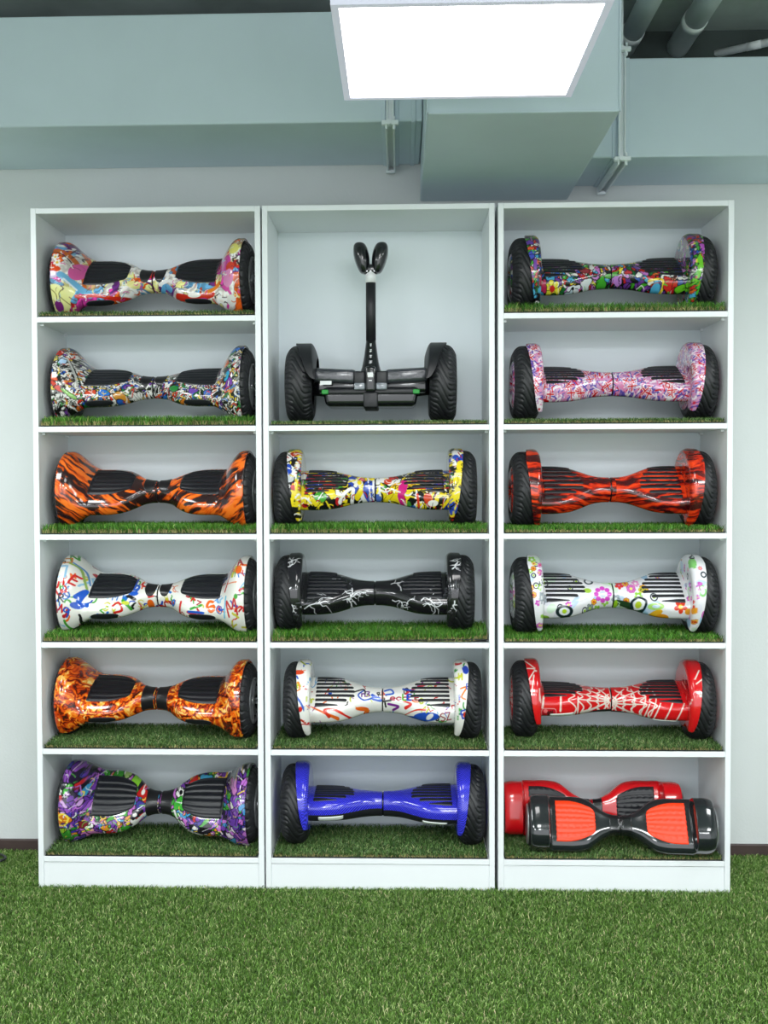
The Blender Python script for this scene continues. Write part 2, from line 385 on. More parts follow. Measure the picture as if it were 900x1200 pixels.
class Canvas:
    def __init__(s, base): s.c = np.ones((CH,CW,3), np.float32)*np.array(base, np.float32)
    def win(s, x0, x1, y0, y1):
        x0 = max(0,int(x0)); y0 = max(0,int(y0)); x1 = min(CW,int(x1)+2); y1 = min(CH,int(y1)+2)
        return (slice(y0,max(y0,y1)), slice(x0,max(x0,x1)))
    def mixin(s, sl, m, colr): s.c[sl] = s.c[sl]*(1-m[...,None])+np.array(colr, np.float32)*m[...,None]
    def ell(s, x, y, a, b, colr, rot=0, ring=0, wob=0, seed=0):
        R = max(a,b)*1.4+3; sl = s.win(x-R,x+R,y-R,y+R); X = XX[sl]-x; Y = YY[sl]-y
        if X.size == 0: return
        c, n = math.cos(rot), math.sin(rot); U = X*c+Y*n; V = -X*n+Y*c
        d = np.sqrt((U/a)**2+(V/b)**2)
        if wob: th = np.arctan2(V,U); d = d*(1+wob*np.sin(3*th+seed)+wob*.6*np.sin(5*th+2*seed))
        e = (d-1)*min(a,b)
        m = np.clip(.5-e,0,1)
        if ring: m = np.clip(.5-(np.abs(e)-ring/2),0,1)
        s.mixin(sl, m, colr)
    def stroke(s, pts, w, colr, w1=None, smooth=True):
        P = np.array(pts, float)
        if smooth and len(P) > 2:
            t = np.linspace(0, len(P)-1, (len(P)-1)*8+1); i = np.clip(np.floor(t).astype(int),0,len(P)-2); f = (t-i)[:,None]
            p0 = P[np.maximum(i-1,0)]; p1 = P[i]; p2 = P[i+1]; p3 = P[np.minimum(i+2,len(P)-1)]
            P = .5*(2*p1+(p2-p0)*f+(2*p0-5*p1+4*p2-p3)*f**2+(3*p1-p0-3*p2+p3)*f**3)
        w1 = w if w1 is None else w1; n = len(P)-1; R = max(w,w1)/2+2
        sl = s.win(P[:,0].min()-R, P[:,0].max()+R, P[:,1].min()-R, P[:,1].max()+R)
        X = XX[sl]; Y = YY[sl]
        if X.size == 0: return
        D = np.full(X.shape, 1e9, np.float32)
        for k in range(n):
            a = P[k]; d = P[k+1]-a; L = d@d+1e-9
            t = np.clip(((X-a[0])*d[0]+(Y-a[1])*d[1])/L,0,1)
            ww = w+(w1-w)*(k+t)/n
            D = np.minimum(D, np.hypot(X-a[0]-t*d[0], Y-a[1]-t*d[1])-ww/2)
        s.mixin(sl, np.clip(.5-D,0,1), colr)
    def flower(s, x, y, r, petal, centre, n=6, rim=None, pr=.42):
        for k in range(n):
            a = k*2*math.pi/n+.3
            if rim: s.ell(x+r*.6*math.cos(a), y+r*.6*math.sin(a), r*pr+1.5, r*pr*.8+1.5, rim, a)
            s.ell(x+r*.6*math.cos(a), y+r*.6*math.sin(a), r*pr, r*pr*.8, petal, a)
        if centre is not None: s.ell(x, y, r*.34, r*.34, centre)
    def text(s, x, y, h, txt, colr, w, rot=0, asp=.6):
        c, n = math.cos(rot), math.sin(rot); cx = 0
        for ch in txt:
            for pl in GLY.get(ch, []):
                s.stroke([(x+(cx+u*h*asp)*c-v*h*n, y+(cx+u*h*asp)*n+v*h*c) for u, v in pl], w, colr, smooth=len(pl)>4)
            cx += h*asp*1.35
    def voro(s, size, pal, warp=0, ws=60, outline=None, ow=3, seed=0, stretch=(1,1), mask=None, stripes=0):
        r = np.random.default_rng(seed)
        X = XX; Y = YY
        if warp:
            X = XX+warp*(fbm(XX,YY,ws,seed+50,3)-.5)*2; Y = YY+warp*(fbm(XX,YY,ws,seed+80,3)-.5)*2
        X = X/stretch[0]; Y = Y/stretch[1]
        nx = int(CW/stretch[0]/size)+4; ny = int(CH/stretch[1]/size)+4
        jx = r.random((ny,nx))*size*.95; jy = r.random((ny,nx))*size*.95
        gx = (np.arange(nx)-2)*size+jx; gy = ((np.arange(ny)-2)*size)[:,None]+jy
        ids = r.choice(len(pal), (ny,nx), p=np.array([p[3] for p in pal])/sum(p[3] for p in pal))
        ci = np.clip(np.floor(X/size).astype(int)+2, 0, nx-1); cj = np.clip(np.floor(Y/size).astype(int)+2, 0, ny-1)
        F1 = np.full(X.shape,1e9,np.float32); F2 = F1.copy(); I = np.zeros(X.shape,int)
        for dj in (-2,-1,0,1,2):
            for di in (-2,-1,0,1,2):
                a = np.clip(ci+di,0,nx-1); b = np.clip(cj+dj,0,ny-1)
                d = np.hypot(X-gx[b,a], Y-gy[b,a])
                lt = d < F1
                F2 = np.where(lt, F1, np.minimum(F2, np.where(d > F1, d, F2)))
                I = np.where(lt, ids[b,a], I); F1 = np.minimum(F1, d)
        P = np.array([p[:3] for p in pal], np.float32)
        out = P[I]
        if stripes:
            st = np.sin((X*.7+Y*.5+25*fbm(XX,YY,40,seed+9,2))/size*9); out = np.clip(out*(1+stripes*st[...,None]),0,255)
        if outline is not None:
            m = np.clip((ow-(F2-F1))/1.5,0,1)[...,None]; out = out*(1-m)+np.array(outline,np.float32)*m
        if mask is None: s.c = out.astype(np.float32)
        else: s.c = (s.c*(1-mask[...,None])+out*mask[...,None]).astype(np.float32)
    def ramp(s, f, stops):
        xs = [a for a,_ in stops]; s.c = np.stack([np.interp(f, xs, [c[k] for _,c in stops]) for k in range(3)],-1).astype(np.float32)
GLY = {
 'a':[[(1,.4),(.5,.35),(0,.6),(.2,1),(.8,.9),(1,.5)],[(1,.4),(1,1)]],
 'b':[[(0,0),(0,1)],[(0,.5),(.5,.4),(1,.7),(.5,1),(0,.9)]], 'd':[[(1,0),(1,1)],[(1,.5),(.5,.4),(0,.7),(.5,1),(1,.9)]],
 'e':[[(0,.7),(1,.65),(.7,.35),(.1,.5),(.2,.95),(1,.95)]], 'n':[[(0,1),(0,.4)],[(0,.6),(.5,.38),(1,.6),(1,1)]],
 'o':[[(.5,.4),(0,.7),(.5,1),(1,.7),(.5,.4)]], 'u':[[(0,.4),(0,.8),(.5,1),(1,.8)],[(1,.4),(1,1)]],
 'c':[[(1,.5),(.5,.38),(0,.7),(.5,1),(1,.9)]], 'F':[[(1,0),(0,0),(0,1)],[(0,.5),(.8,.5)]], 'E':[[(1,0),(0,0),(0,1),(1,1)],[(0,.5),(.8,.5)]],
 'L':[[(0,0),(0,1),(1,1)]], 'M':[[(0,1),(0,0),(.5,.6),(1,0),(1,1)]], 'N':[[(0,1),(0,0),(1,1),(1,0)]], 'A':[[(0,1),(.5,0),(1,1)],[(.2,.6),(.8,.6)]],
 'R':[[(0,1),(0,0)],[(0,0),(.9,.1),(.9,.4),(0,.5),(.3,.5)],[(.3,.5),(1,1)]], 'S':[[(1,.1),(.5,0),(0,.25),(.5,.5),(1,.75),(.5,1),(0,.9)]],
 'Z':[[(0,0),(1,0),(0,1),(1,1)]], 'G':[[(1,.15),(.5,0),(0,.4),(.3,1),(1,.9),(1,.55)],[(1,.55),(.5,.55)]], 'W':[[(0,0),(.25,1),(.5,.4),(.75,1),(1,0)]],
 '3':[[(0,.05),(.9,.1),(.7,.4),(.3,.5),(.9,.6),(.9,.9),(0,1)]], '9':[[(.9,.3),(.5,.5),(0,.3),(.5,0),(.95,.2),(.8,.7),(.5,1)]],
 'O':[[(.5,0),(0,.3),(0,.7),(.5,1),(1,.7),(1,.3),(.5,0)]], 'X':[[(0,0),(1,1)],[(1,0),(0,1)]], 'Y':[[(0,0),(.5,.5),(1,0)],[(.5,.5),(.5,1)]],
}
WHT=(238,236,232); RED=(206,34,34); ORG=(236,104,28); YEL=(240,220,50); BLU=(34,70,180); SKY=(98,170,222); GRN=(66,160,50); PUR=(112,50,150); MAG=(216,60,160); BLK=(22,20,26); PNK=(232,150,200)
def W4(c, w): return tuple(c)+(w,)

def scribbles(c, n, pal, seed, wmin=3, wmax=9, lmin=15, lmax=60, x=(0,900), y=(0,420)):
    r = np.random.default_rng(seed)
    for _ in range(n):
        p = np.array([r.uniform(*x), r.uniform(*y)]); a = r.uniform(0,6.28); L = r.uniform(lmin,lmax); pts = [p]
        for k in range(4):
            a += r.normal(0,.7); p = p+L/4*np.array([math.cos(a), math.sin(a)]); pts.append(p)
        w = r.uniform(wmin,wmax)
        c.stroke(pts, w, pal[r.integers(len(pal))], w*r.uniform(.3,1))
def letters(c, n, pal, seed, hmin=18, hmax=38, x=(0,900), y=(0,420)):
    r = np.random.default_rng(seed); ks = list('EFGMNRSZW39OXYLA')
    for _ in range(n):
        c.text(r.uniform(*x), r.uniform(*y), r.uniform(hmin,hmax), ks[r.integers(len(ks))], pal[r.integers(len(pal))], r.uniform(3,7), r.uniform(-.7,.7))

def art_A1():
    c = Canvas(WHT)
    c.voro(46, [W4((238,230,224),4),W4((236,226,150),1.6),W4((226,92,28),1.5),W4((196,38,34),1.1),W4((216,64,164),1.4),W4((104,40,124),1.2),W4((106,170,214),1.5),W4((204,168,120),.8)],
           warp=62, ws=52, outline=(80,40,70), ow=1.8, seed=3, stripes=.16)
    scribbles(c, 330, [(240,236,232),(240,236,232),(240,236,232),(226,92,28),(110,40,120),(60,20,40),(120,180,220),(214,60,160),(206,44,30),(236,228,150)], 5, 1.5, 7, 14, 60)
    c.ell(100,66,46,17,(96,158,206),.15); c.ell(120,60,20,6,(232,236,236),.2)
    c.stroke([(66,104),(110,84),(160,104),(196,160),(216,226)],15,(196,96,34)); c.stroke([(68,112),(112,94),(156,116),(188,170)],4,(60,24,20))
    c.ell(96,160,44,17,(222,70,24),.1); c.ell(100,142,20,8,(200,36,30))
    for p in ((86,130),(116,114),(126,138)): c.flower(*p,15,(244,240,236),(230,190,60),5)
    c.ell(100,186,34,15,(206,186,222)); c.ell(92,184,14,7,(98,40,130))
    c.stroke([(140,186),(170,206),(200,232),(240,256)],26,(110,174,214)); c.stroke([(150,200),(190,238)],6,(230,236,240))
    c.ell(124,266,56,46,(234,232,158),.3,wob=.16,seed=1); c.stroke([(96,236),(120,262),(110,300)],3,(120,110,60)); c.stroke([(150,236),(130,262),(166,296)],3,(120,110,60))
    c.ell(122,300,16,20,(120,40,120)); c.ell(190,160,26,40,(218,90,160),.4); c.stroke([(180,70),(206,110),(226,150)],12,(226,92,28))
    c.stroke([(190,262),(260,258),(330,268),(400,262)],14,(206,44,30)); c.stroke([(330,300),(380,280),(430,246)],22,(234,228,130)); c.ell(400,208,24,16,(236,226,150))
    c.stroke([(500,246),(520,214),(548,232)],20,(96,170,220)); c.stroke([(498,206),(540,196),(566,212)],12,(238,236,236))
    c.stroke([(580,262),(650,276),(720,260)],24,(206,44,30)); c.stroke([(700,254),(736,236),(750,220)],16,(234,130,34)); c.ell(650,262,26,10,(240,236,230)); c.ell(684,282,20,9,(216,60,160))
    c.ell(776,150,26,34,(214,56,164),.3); c.ell(808,92,20,24,(234,228,120)); c.ell(800,168,18,20,(214,60,34)); c.ell(792,210,22,34,(224,140,190),.2); c.stroke([(770,236),(800,270),(780,310)],10,(216,60,160)); c.ell(800,290,18,20,(238,236,234))
    fine(c,260,9,[(90,40,70),(60,30,50),(244,240,236),(244,240,236),(226,92,28),(216,64,164),(120,180,220)],(1.2,3.6))
    return c
def art_A2():
    c = Canvas(WHT)
    c.voro(12,[W4((232,230,226),5),W4((24,22,24),2.6),W4((150,150,148),1.6),W4((34,84,176),1.1),W4((196,40,34),.9),W4((38,120,60),.9),W4((226,196,70),.8),W4((220,110,40),.7),W4((110,60,150),.4)],
           warp=30, ws=26, outline=(18,16,18), ow=2.4, seed=11)
    scribbles(c, 800, [(20,18,20),(20,18,20),(238,236,232),(238,236,232),(90,90,90)], 12, 1.5, 4.5, 12, 44)
    for (x,y,a,b,cl,r) in ((104,76,20,16,(190,40,34),0),(96,110,16,12,(226,206,110),0),(130,120,12,18,(170,200,230),.4),(96,190,34,10,(216,84,40),.5),(120,230,30,9,(206,60,40),.7),(82,160,14,12,(80,110,190),0),
         (240,236,22,12,(206,70,40),0),(288,236,22,14,(40,110,200),.2),(350,246,26,16,(206,140,50),.2),(360,268,22,12,(40,90,180),.4),(164,252,30,7,(120,180,60),.5),(330,164,26,8,(60,120,190),0),(270,158,18,7,(190,50,40),0),
         (500,232,26,9,(40,110,190),-.6),(560,212,20,12,(40,130,60),.3),(640,232,18,12,(110,70,170),0),(700,240,16,12,(70,110,190),0),(770,130,12,20,(220,110,40),0),(800,70,22,14,(40,110,200),-.5),(790,220,14,20,(120,60,160),.2),(600,270,16,10,(206,120,40),0),(780,190,10,20,(60,170,210),.3)):
        c.ell(x,y,a+2.5,b+2.5,BLK,r,wob=.1,seed=x); c.ell(x,y,a,b,cl,r,wob=.1,seed=x)
    fine(c,500,13,[(20,18,20),(20,18,20),(20,18,20),(238,236,232),(238,236,232),(40,100,190),(206,60,40),(60,150,70),(226,190,70)],(1.4,4))
    c.stroke([(150,110),(176,160),(196,206)],4,(30,30,30)); c.stroke([(140,100),(166,150),(186,210)],6,(190,190,186)); c.stroke([(200,150),(230,170)],8,(36,120,60))
    return c
def flame(seed, lo, hi, thr, sharp, length, thick, rot, warp, warm=None, fork=.35):
    sgn = np.where(XX < 455, 1., -1.)
    wx = XX+warp*(fbm(XX,YY,90,seed,2)-.5)*2; wy = YY+warp*(fbm(XX,YY,70,seed+20,3)-.5)*2
    u = wx*math.cos(rot)+sgn*wy*math.sin(rot); v = -sgn*wx*math.sin(rot)+wy*math.cos(rot)
    f = .72*fbm(u*thick/length, v, thick*1.6, seed+60, 2)+.28*fbm(u*thick/length*2, v*1.1, thick*.8, seed+70, 2)
    f = f+fork*(fbm(XX,YY,70,seed+90,2)-.5)
    f = (f-f.mean())/f.std()
    m = 1/(1+np.exp(-(f-thr)*sharp))
    c = Canvas(lo); c.mixin((slice(0,CH),slice(0,CW)), m.astype(np.float32), hi)
    if warm is not None:
        g = np.clip((f-thr-.7)*2,0,1).astype(np.float32); c.mixin((slice(0,CH),slice(0,CW)), g, warm)
    return c
def art_A3():
    c = flame(21,(44,24,28),(238,92,22),-.12,5,44,6.2,.62,22,(252,124,38))
    r = np.random.default_rng(4)
    for _ in range(26):
        x, y = r.uniform(200,760), r.uniform(100,320); s = 1 if x < 470 else -1
        c.ell(x, y, r.uniform(20,44), r.uniform(6,12), (44,24,28), .4*s, wob=.2, seed=x)
    return c
def art_A4():
    c = Canvas((238,236,230))
    pal = [BLU,(30,110,200),RED,ORG,(150,196,226),GRN,(30,28,34),(180,30,40),(200,196,60)]
    scribbles(c, 170, pal, 31, 3, 9, 16, 60); letters(c, 110, pal, 32, 18, 36); scribbles(c, 70, pal, 33, 8, 14, 18, 46)
    c.stroke([(104,86),(146,84),(148,130),(108,134),(104,86)],8,(140,186,220),smooth=False); c.stroke([(112,50),(150,46),(156,66),(122,70),(112,50)],6,(200,120,50),smooth=False)
    c.stroke([(150,70),(186,90),(206,140),(224,190)],7,(150,180,90)); c.stroke([(160,66),(200,96),(222,150)],5,(90,140,200))
    c.text(140,140,40,'S3',RED,8,1.1); c.text(176,120,36,'E',RED,8,.4); c.stroke([(190,206),(216,180),(200,230),(228,236)],18,(30,90,200)); c.ell(196,240,24,14,(30,80,190))
    c.text(104,216,46,'A',(150,24,34),8,.2); c.text(138,232,40,'2',BLK,7); c.text(150,250,34,'9D',(30,80,190),6,.1); c.text(132,200,30,'R',BLK,5)
    c.stroke([(236,150),(270,120),(300,122)],9,RED); c.text(390,140,44,'9',(30,90,200),9,.2); c.ell(400,180,16,10,(30,90,200)); c.stroke([(330,236),(350,222),(364,250),(336,262)],8,RED); c.ell(376,222,14,8,(200,210,60))
    c.ell(460,216,13,16,ORG); c.stroke([(455,236),(500,222),(540,240)],9,(200,40,40)); c.stroke([(480,240),(530,236)],6,(30,90,200)); c.stroke([(596,216),(588,256)],9,RED)
    c.text(700,220,40,'G',ORG,11,-.3); c.stroke([(640,246),(680,232)],10,(60,160,60)); c.stroke([(630,256),(690,262)],9,(30,90,200)); c.stroke([(660,118),(740,116)],8,(90,160,210)); c.stroke([(600,138),(650,124)],8,RED)
    c.stroke([(772,180),(800,80)],6,RED); c.stroke([(790,100),(800,78),(808,104)],5,RED,smooth=False); c.text(812,50,34,'A',(170,26,40),6,-.3); c.ell(828,98,14,18,ORG); c.text(806,160,30,'7',BLK,5); c.stroke([(780,150),(830,150)],4,ORG)
    c.text(784,220,60,'M',(190,40,40),7,-.2); c.stroke([(780,200),(776,280)],7,(120,190,220)); c.ell(826,206,8,10,GRN)
    return c
def art_A5():
    wx = XX+20*(fbm(XX,YY,28,41,3)-.5)*2; wy = YY+20*(fbm(XX,YY,28,61,3)-.5)*2
    f = .6*fbm(wx,wy,14,71,3)+.4*np.abs(np.sin((fbm(wx,wy,24,81,3)*9)))
    f = (f-f.mean())/f.std()*.21+.5
    c = Canvas((0,0,0)); c.ramp(f, [(0.0,(46,12,10)),(.28,(110,26,10)),(.45,(206,62,12)),(.6,(236,98,18)),(.74,(250,160,40)),(.92,(255,232,150))]); return c
MON=[W4((112,58,160),3),W4((196,110,200),2),W4((66,160,56),2.6),W4((30,110,46),1),W4((220,140,40),1.2),W4((240,214,70),.9),W4((60,150,200),1),W4((196,36,40),1),W4((236,234,230),1.2),W4((30,24,40),1.2),W4((60,50,150),1)]
def blobs(c, n, pal, seed, smin=7, smax=22):
    r = np.random.default_rng(seed); w = np.array([p[3] for p in pal]); w /= w.sum()
    for _ in range(n):
        x, y, a = r.uniform(0,900), r.uniform(0,420), r.uniform(smin,smax); b = a*r.uniform(.4,.9); t = r.uniform(0,3.1); s = r.uniform(0,6)
        k = pal[r.choice(len(pal), p=w)][:3]
        c.ell(x,y,a+2.6,b+2.6,BLK,t,wob=.14,seed=s); c.ell(x,y,a,b,k,t,wob=.14,seed=s)
        if r.random() < .35: c.ell(x-a*.2,y-b*.2,a*.25,b*.25,(240,238,236),t)
def art_A6():
    c = Canvas(WHT); c.voro(24, MON, warp=26, ws=46, outline=BLK, ow=3.4, seed=51); blobs(c, 240, MON, 52, 5, 16)
    scribbles(c, 260, [BLK,BLK,(240,236,230),(190,110,206),(240,214,70)], 53, 1.6, 4, 12, 44)
    m = ((XX < 235)&(YY < 235)).astype(np.float32)*np.clip((fbm(XX,YY,40,5,3)-.36)*10,0,1)
    c.voro(20, [W4((106,54,158),4),W4((150,84,190),2),W4((70,60,170),1.5),W4((206,160,220),1),W4((40,24,60),1)], warp=26, ws=40, outline=BLK, ow=3, seed=54, mask=m.astype(np.float32))
    m = ((XX > 750)).astype(np.float32)*np.clip((fbm(XX,YY,40,8,3)-.38)*10,0,1)
    c.voro(20, [W4((106,54,158),4),W4((190,110,206),2),W4((236,220,236),1),W4((60,140,200),.7),W4((40,24,60),1)], warp=26, ws=40, outline=BLK, ow=3, seed=55, mask=m.astype(np.float32))
    def outl(x,y,a,b,k,r=0): c.ell(x,y,a*.85+2.5,b*.85+2.5,BLK,r,wob=.2,seed=x); c.ell(x,y,a*.85,b*.85,k,r,wob=.2,seed=x)
    outl(130,196,40,26,(214,120,34)); c.stroke([(92,214),(140,226),(160,196),(140,176),(120,190),(134,204)],7,(246,220,80)); outl(104,212,12,14,(80,170,210))
    outl(140,280,34,28,(60,150,50)); outl(126,250,26,12,(150,190,50)); outl(122,310,10,24,(236,236,230),-.4); outl(236,284,50,22,(206,120,190),.2); c.stroke([(214,270),(232,292)],4,BLK)
    outl(190,300,26,20,(90,50,150)); outl(206,236,20,14,(120,30,40)); outl(310,276,24,14,(196,40,40)); outl(360,262,30,16,(60,160,50),-.4); c.stroke([(390,260),(420,224),(450,206)],12,(240,240,236)); c.stroke([(410,256),(440,222)],5,(60,130,200))
    outl(430,140,32,26,(190,34,34),.5); c.ell(420,138,7,8,(240,240,236)); c.ell(440,128,5,6,(240,240,236)); outl(400,212,14,16,(30,24,40)); c.ell(400,210,8,8,(240,240,236)); outl(386,100,20,26,(130,196,50),.4); outl(340,82,26,16,(170,200,120)); outl(300,84,20,18,(60,150,50))
    outl(575,170,26,24,(60,170,50)); outl(570,136,20,14,(236,236,230)); c.ell(574,136,7,7,BLK); outl(620,110,22,26,(186,40,36),.4); outl(666,98,24,16,(70,160,200)); c.stroke([(690,80),(740,74),(744,92),(716,92)],8,(224,180,50)); outl(560,216,20,18,(70,160,60)); c.stroke([(556,196),(580,240),(640,270)],10,(240,238,236))
    outl(640,284,44,22,(232,226,226),.1); outl(700,286,30,16,(220,130,40)); outl(740,296,26,18,(180,40,40)); outl(800,80,26,22,(210,130,200)); outl(812,120,20,20,(120,70,180)); outl(780,120,16,14,(90,170,60)); outl(812,206,26,26,(110,60,170)); outl(800,300,18,26,(70,150,200)); outl(826,326,16,14,(210,130,50))
    fine(c,420,56,[BLK,BLK,BLK,(242,240,238),(200,120,210),(244,216,80),(90,180,70)],(1.4,3.4))
    return c
def art_B1():
    c = Canvas((240,214,40))
    pal=[W4((240,216,36),4.2),W4((236,234,230),2.2),W4((24,22,26),2.4),W4((196,34,38),1.3),W4((40,70,180),1.2),W4((70,150,50),1),W4((206,30,130),.4)]
    c.voro(34, pal, warp=30, ws=40, outline=BLK, ow=2.6, seed=61)
    scribbles(c, 460, [(240,220,40),(240,220,40),(24,22,26),(240,238,236),(24,22,26)], 62, 3, 8, 20, 60)
    r=np.random.default_rng(3)
    m=((YY>112)&(YY<200)&(((XX>165)&(XX<330))|((XX>560)&(XX<722)))).astype(np.float32)
    c.voro(14,[W4((24,22,26),5),W4((190,36,40),1.4),W4((40,70,180),1.2),W4((220,200,40),1.4),W4((70,150,50),.6)],warp=6,ws=30,seed=63,stretch=(2.4,.55),mask=m)
    c.ell(104,150,16,34,(40,76,186),.1); c.text(94,130,34,'E3',(240,238,236),4,.4); c.ell(104,80,22,24,(240,238,236)); c.stroke([(90,60),(120,90),(100,110)],5,BLK); c.ell(126,66,18,14,(190,50,30)); c.ell(112,180,18,14,(196,200,206)); c.ell(150,226,14,50,(240,216,40)); c.stroke([(140,250),(166,236),(190,256)],7,(240,238,236)); c.ell(166,262,12,7,(190,30,40))
    c.ell(226,232,24,20,(70,160,50)); c.stroke([(214,250),(236,214)],4,(240,238,236)); c.stroke([(300,246),(320,210),(350,190),(346,240)],13,(240,238,236)); c.stroke([(310,240),(330,220)],4,(190,30,40)); c.stroke([(376,160),(384,190),(366,220)],20,(240,216,36))
    c.ell(415,190,26,40,(50,80,180)); c.ell(440,220,22,14,(80,110,190)); c.stroke([(408,150),(420,230)],4,(240,238,236)); c.stroke([(430,150),(430,230)],7,(238,238,240)); c.stroke([(450,150),(456,210)],7,(238,238,240)); c.stroke([(400,176),(470,180)],5,(238,238,240)); c.stroke([(340,262),(390,240),(436,232)],14,(130,24,70))
    c.ell(486,156,16,14,(214,70,40)); c.stroke([(496,190),(520,170),(530,210)],9,(240,180,40)); c.ell(545,186,17,40,(210,28,130),.2); c.ell(540,230,12,26,(210,28,130),-.5); c.stroke([(500,190),(534,206)],4,(240,238,236)); c.ell(520,262,18,14,(70,150,50)); c.stroke([(600,222),(606,264)],9,(210,60,40)); c.ell(640,236,16,18,(210,70,40)); c.ell(660,256,20,10,(238,236,230)); c.stroke([(690,220),(720,240),(700,266)],11,(240,216,36)); c.ell(580,264,14,8,(50,110,180))
    c.ell(750,70,16,24,(240,238,236)); c.ell(746,90,14,16,(40,80,190),.4); c.ell(764,130,16,26,(240,216,36)); c.stroke([(748,150),(770,176),(750,210)],9,(240,216,36)); c.ell(740,120,10,18,(238,236,232)); c.ell(750,236,16,22,(236,214,50)); c.stroke([(758,60),(770,90)],4,(180,40,40))
    fine(c,420,66,[BLK,BLK,(242,240,238),(242,240,238),(240,216,40),(190,40,40)],(1.6,3.8))
    return c
def bolt(c, r, p, a, L, w, d, colr):
    pts=[np.array(p,float)]
    for k in range(5):
        a2=a+r.normal(0,.55); pts.append(pts[-1]+L/5*np.array([math.cos(a2),math.sin(a2)]))
    c.stroke(pts,w,colr,w*.5,smooth=False)
    if d>0:
        for k in (1,2,3):
            if r.random()<.75: bolt(c,r,pts[k],a+r.choice([-1,1])*r.uniform(.5,1.2),L*r.uniform(.4,.7),w*.65,d-1,colr)
def art_B2():
    c=Canvas((26,24,30)); r=np.random.default_rng(8); wc=(222,224,228); gc=(120,122,130)
    n=fbm(XX,YY,60,4,3); c.c=c.c*(.7+.6*n[...,None])
    for _ in range(14): bolt(c,r,(r.uniform(60,840),r.uniform(20,320)),r.uniform(0,6.28),r.uniform(30,70),1.6,1,gc)
    for (p,a,L,w) in (((318,182),.5,60,4),((345,170),1.7,70,5),((352,200),-.5,70,4.5),((330,215),1.2,50,4),((400,186),2.7,60,3),((270,215),2.9,60,3.5),((300,262),3.0,150,4.5),((160,256),.1,110,4),
        ((262,122),.1,60,3),((500,150),.15,60,3.5),((515,146),.7,50,3.5),((505,216),.5,70,3.5),((540,226),.9,45,3),((562,240),-.6,45,3.5),((618,225),.15,100,5),((625,240),.3,70,3),((700,238),2.9,80,4.5),((436,225),1.2,26,3),
        ((92,82),-.2,50,5),((96,98),-.7,44,5),((112,185),1.7,60,5),((116,250),1.2,36,4),((736,72),.4,40,4),((762,76),2.2,46,4.5),((742,106),-.4,40,4),((746,236),1.9,46,5),((100,56),1.2,30,3)):
        bolt(c,r,p,a,L,w,1,wc)
    return c
def art_B3():
    c=Canvas((240,238,234)); pal=[RED,(30,80,190),ORG,(34,30,36),(150,60,150),(190,200,60),(60,150,60),(190,40,50),(90,160,215)]
    scribbles(c,170,pal,71,2.5,7,14,50); letters(c,40,pal,72,14,26)
    def brush(pts,w,k): c.stroke(pts,w*.3,k,w); 
    brush([(186,226),(240,250),(290,270)],14,ORG); brush([(330,264),(290,240),(240,238),(256,262)],14,(220,50,30)); brush([(280,240),(330,262),(346,270)],13,(220,40,34)); c.ell(386,230,26,8,(232,96,30)); brush([(360,224),(410,236)],8,(232,110,30))
    c.ell(136,94,22,10,(226,70,30)); c.stroke([(122,140),(140,136),(146,164),(128,172),(122,140)],5,(236,130,40),smooth=False); c.stroke([(128,186),(150,216),(166,250)],8,(40,90,190)); c.ell(148,240,8,10,RED); c.stroke([(140,44),(160,60)],6,(170,180,50)); c.stroke([(150,280),(170,292)],8,(200,60,40)); c.stroke([(130,110),(136,120)],6,(40,80,190))
    c.stroke([(392,156),(370,176),(392,196),(420,190)],6,(30,80,190)); c.text(384,160,22,'n3',(110,50,140),5); c.stroke([(350,164),(390,152),(398,168)],6,(30,28,36)); c.stroke([(426,176),(460,196),(430,190)],12,(40,90,200)); c.ell(440,188,20,8,(40,90,200))
    c.stroke([(475,158),(500,152),(510,168),(480,174)],7,(40,90,200)); c.text(498,176,20,'eccLE',(170,30,60),5,0,.9); c.text(548,172,24,'L',(90,180,40),6); c.text(566,172,24,'E',(30,70,190),7); c.stroke([(490,210),(530,220),(510,232)],9,(120,40,140)); c.stroke([(470,200),(500,196)],8,BLK); c.stroke([(474,190),(480,220)],7,BLK)
    brush([(550,200),(580,212),(560,226)],14,(216,40,36)); c.ell(640,262,50,17,(34,80,190)); c.ell(654,262,16,9,(238,236,234),-.6); c.ell(590,268,34,9,(34,80,190),.2); c.text(694,252,28,'SZ',(150,40,60),4,-.2); c.stroke([(640,246),(650,232)],6,(200,200,60)); c.stroke([(560,170),(590,150),(640,130)],9,(200,50,60)); c.stroke([(550,150),(600,160)],9,(40,70,180)); brush([(556,252),(600,236),(636,236)],9,(214,60,40))
    c.ell(796,82,12,18,(40,70,190)); c.text(764,98,26,'M',(200,200,50),6); c.stroke([(770,160),(796,154),(776,190),(790,200)],6,(236,120,40)); c.text(796,140,20,'E',(40,80,190),4); c.text(772,246,28,'E',(40,70,190),6,-.3); c.stroke([(764,60),(780,52)],8,(190,50,60)); c.stroke([(760,236),(756,276)],5,(80,170,60)); c.ell(790,260,8,10,(200,50,40))
    return c
def art_B4():
    c=Canvas((48,48,196)); s=np.sin((XX+YY*1.0)*.82)*.5+.5; q=np.sin((XX-YY)*.35)*.5+.5
    c.c=c.c*(.62+.62*s[...,None]+.08*q[...,None]); c.c=np.clip(c.c+np.array([14,14,24])*(s[...,None]>.8),0,255).astype(np.float32); return c
GRF=[W4((110,56,150),2.4),W4((196,120,200),1.4),W4((70,170,46),2.2),W4((30,100,50),.8),W4((200,36,40),1.6),W4((236,234,230),1.7),W4((26,22,34),2.2),W4((230,110,40),.8),W4((40,90,190),1.2),W4((236,214,60),.7),W4((80,170,210),.7)]
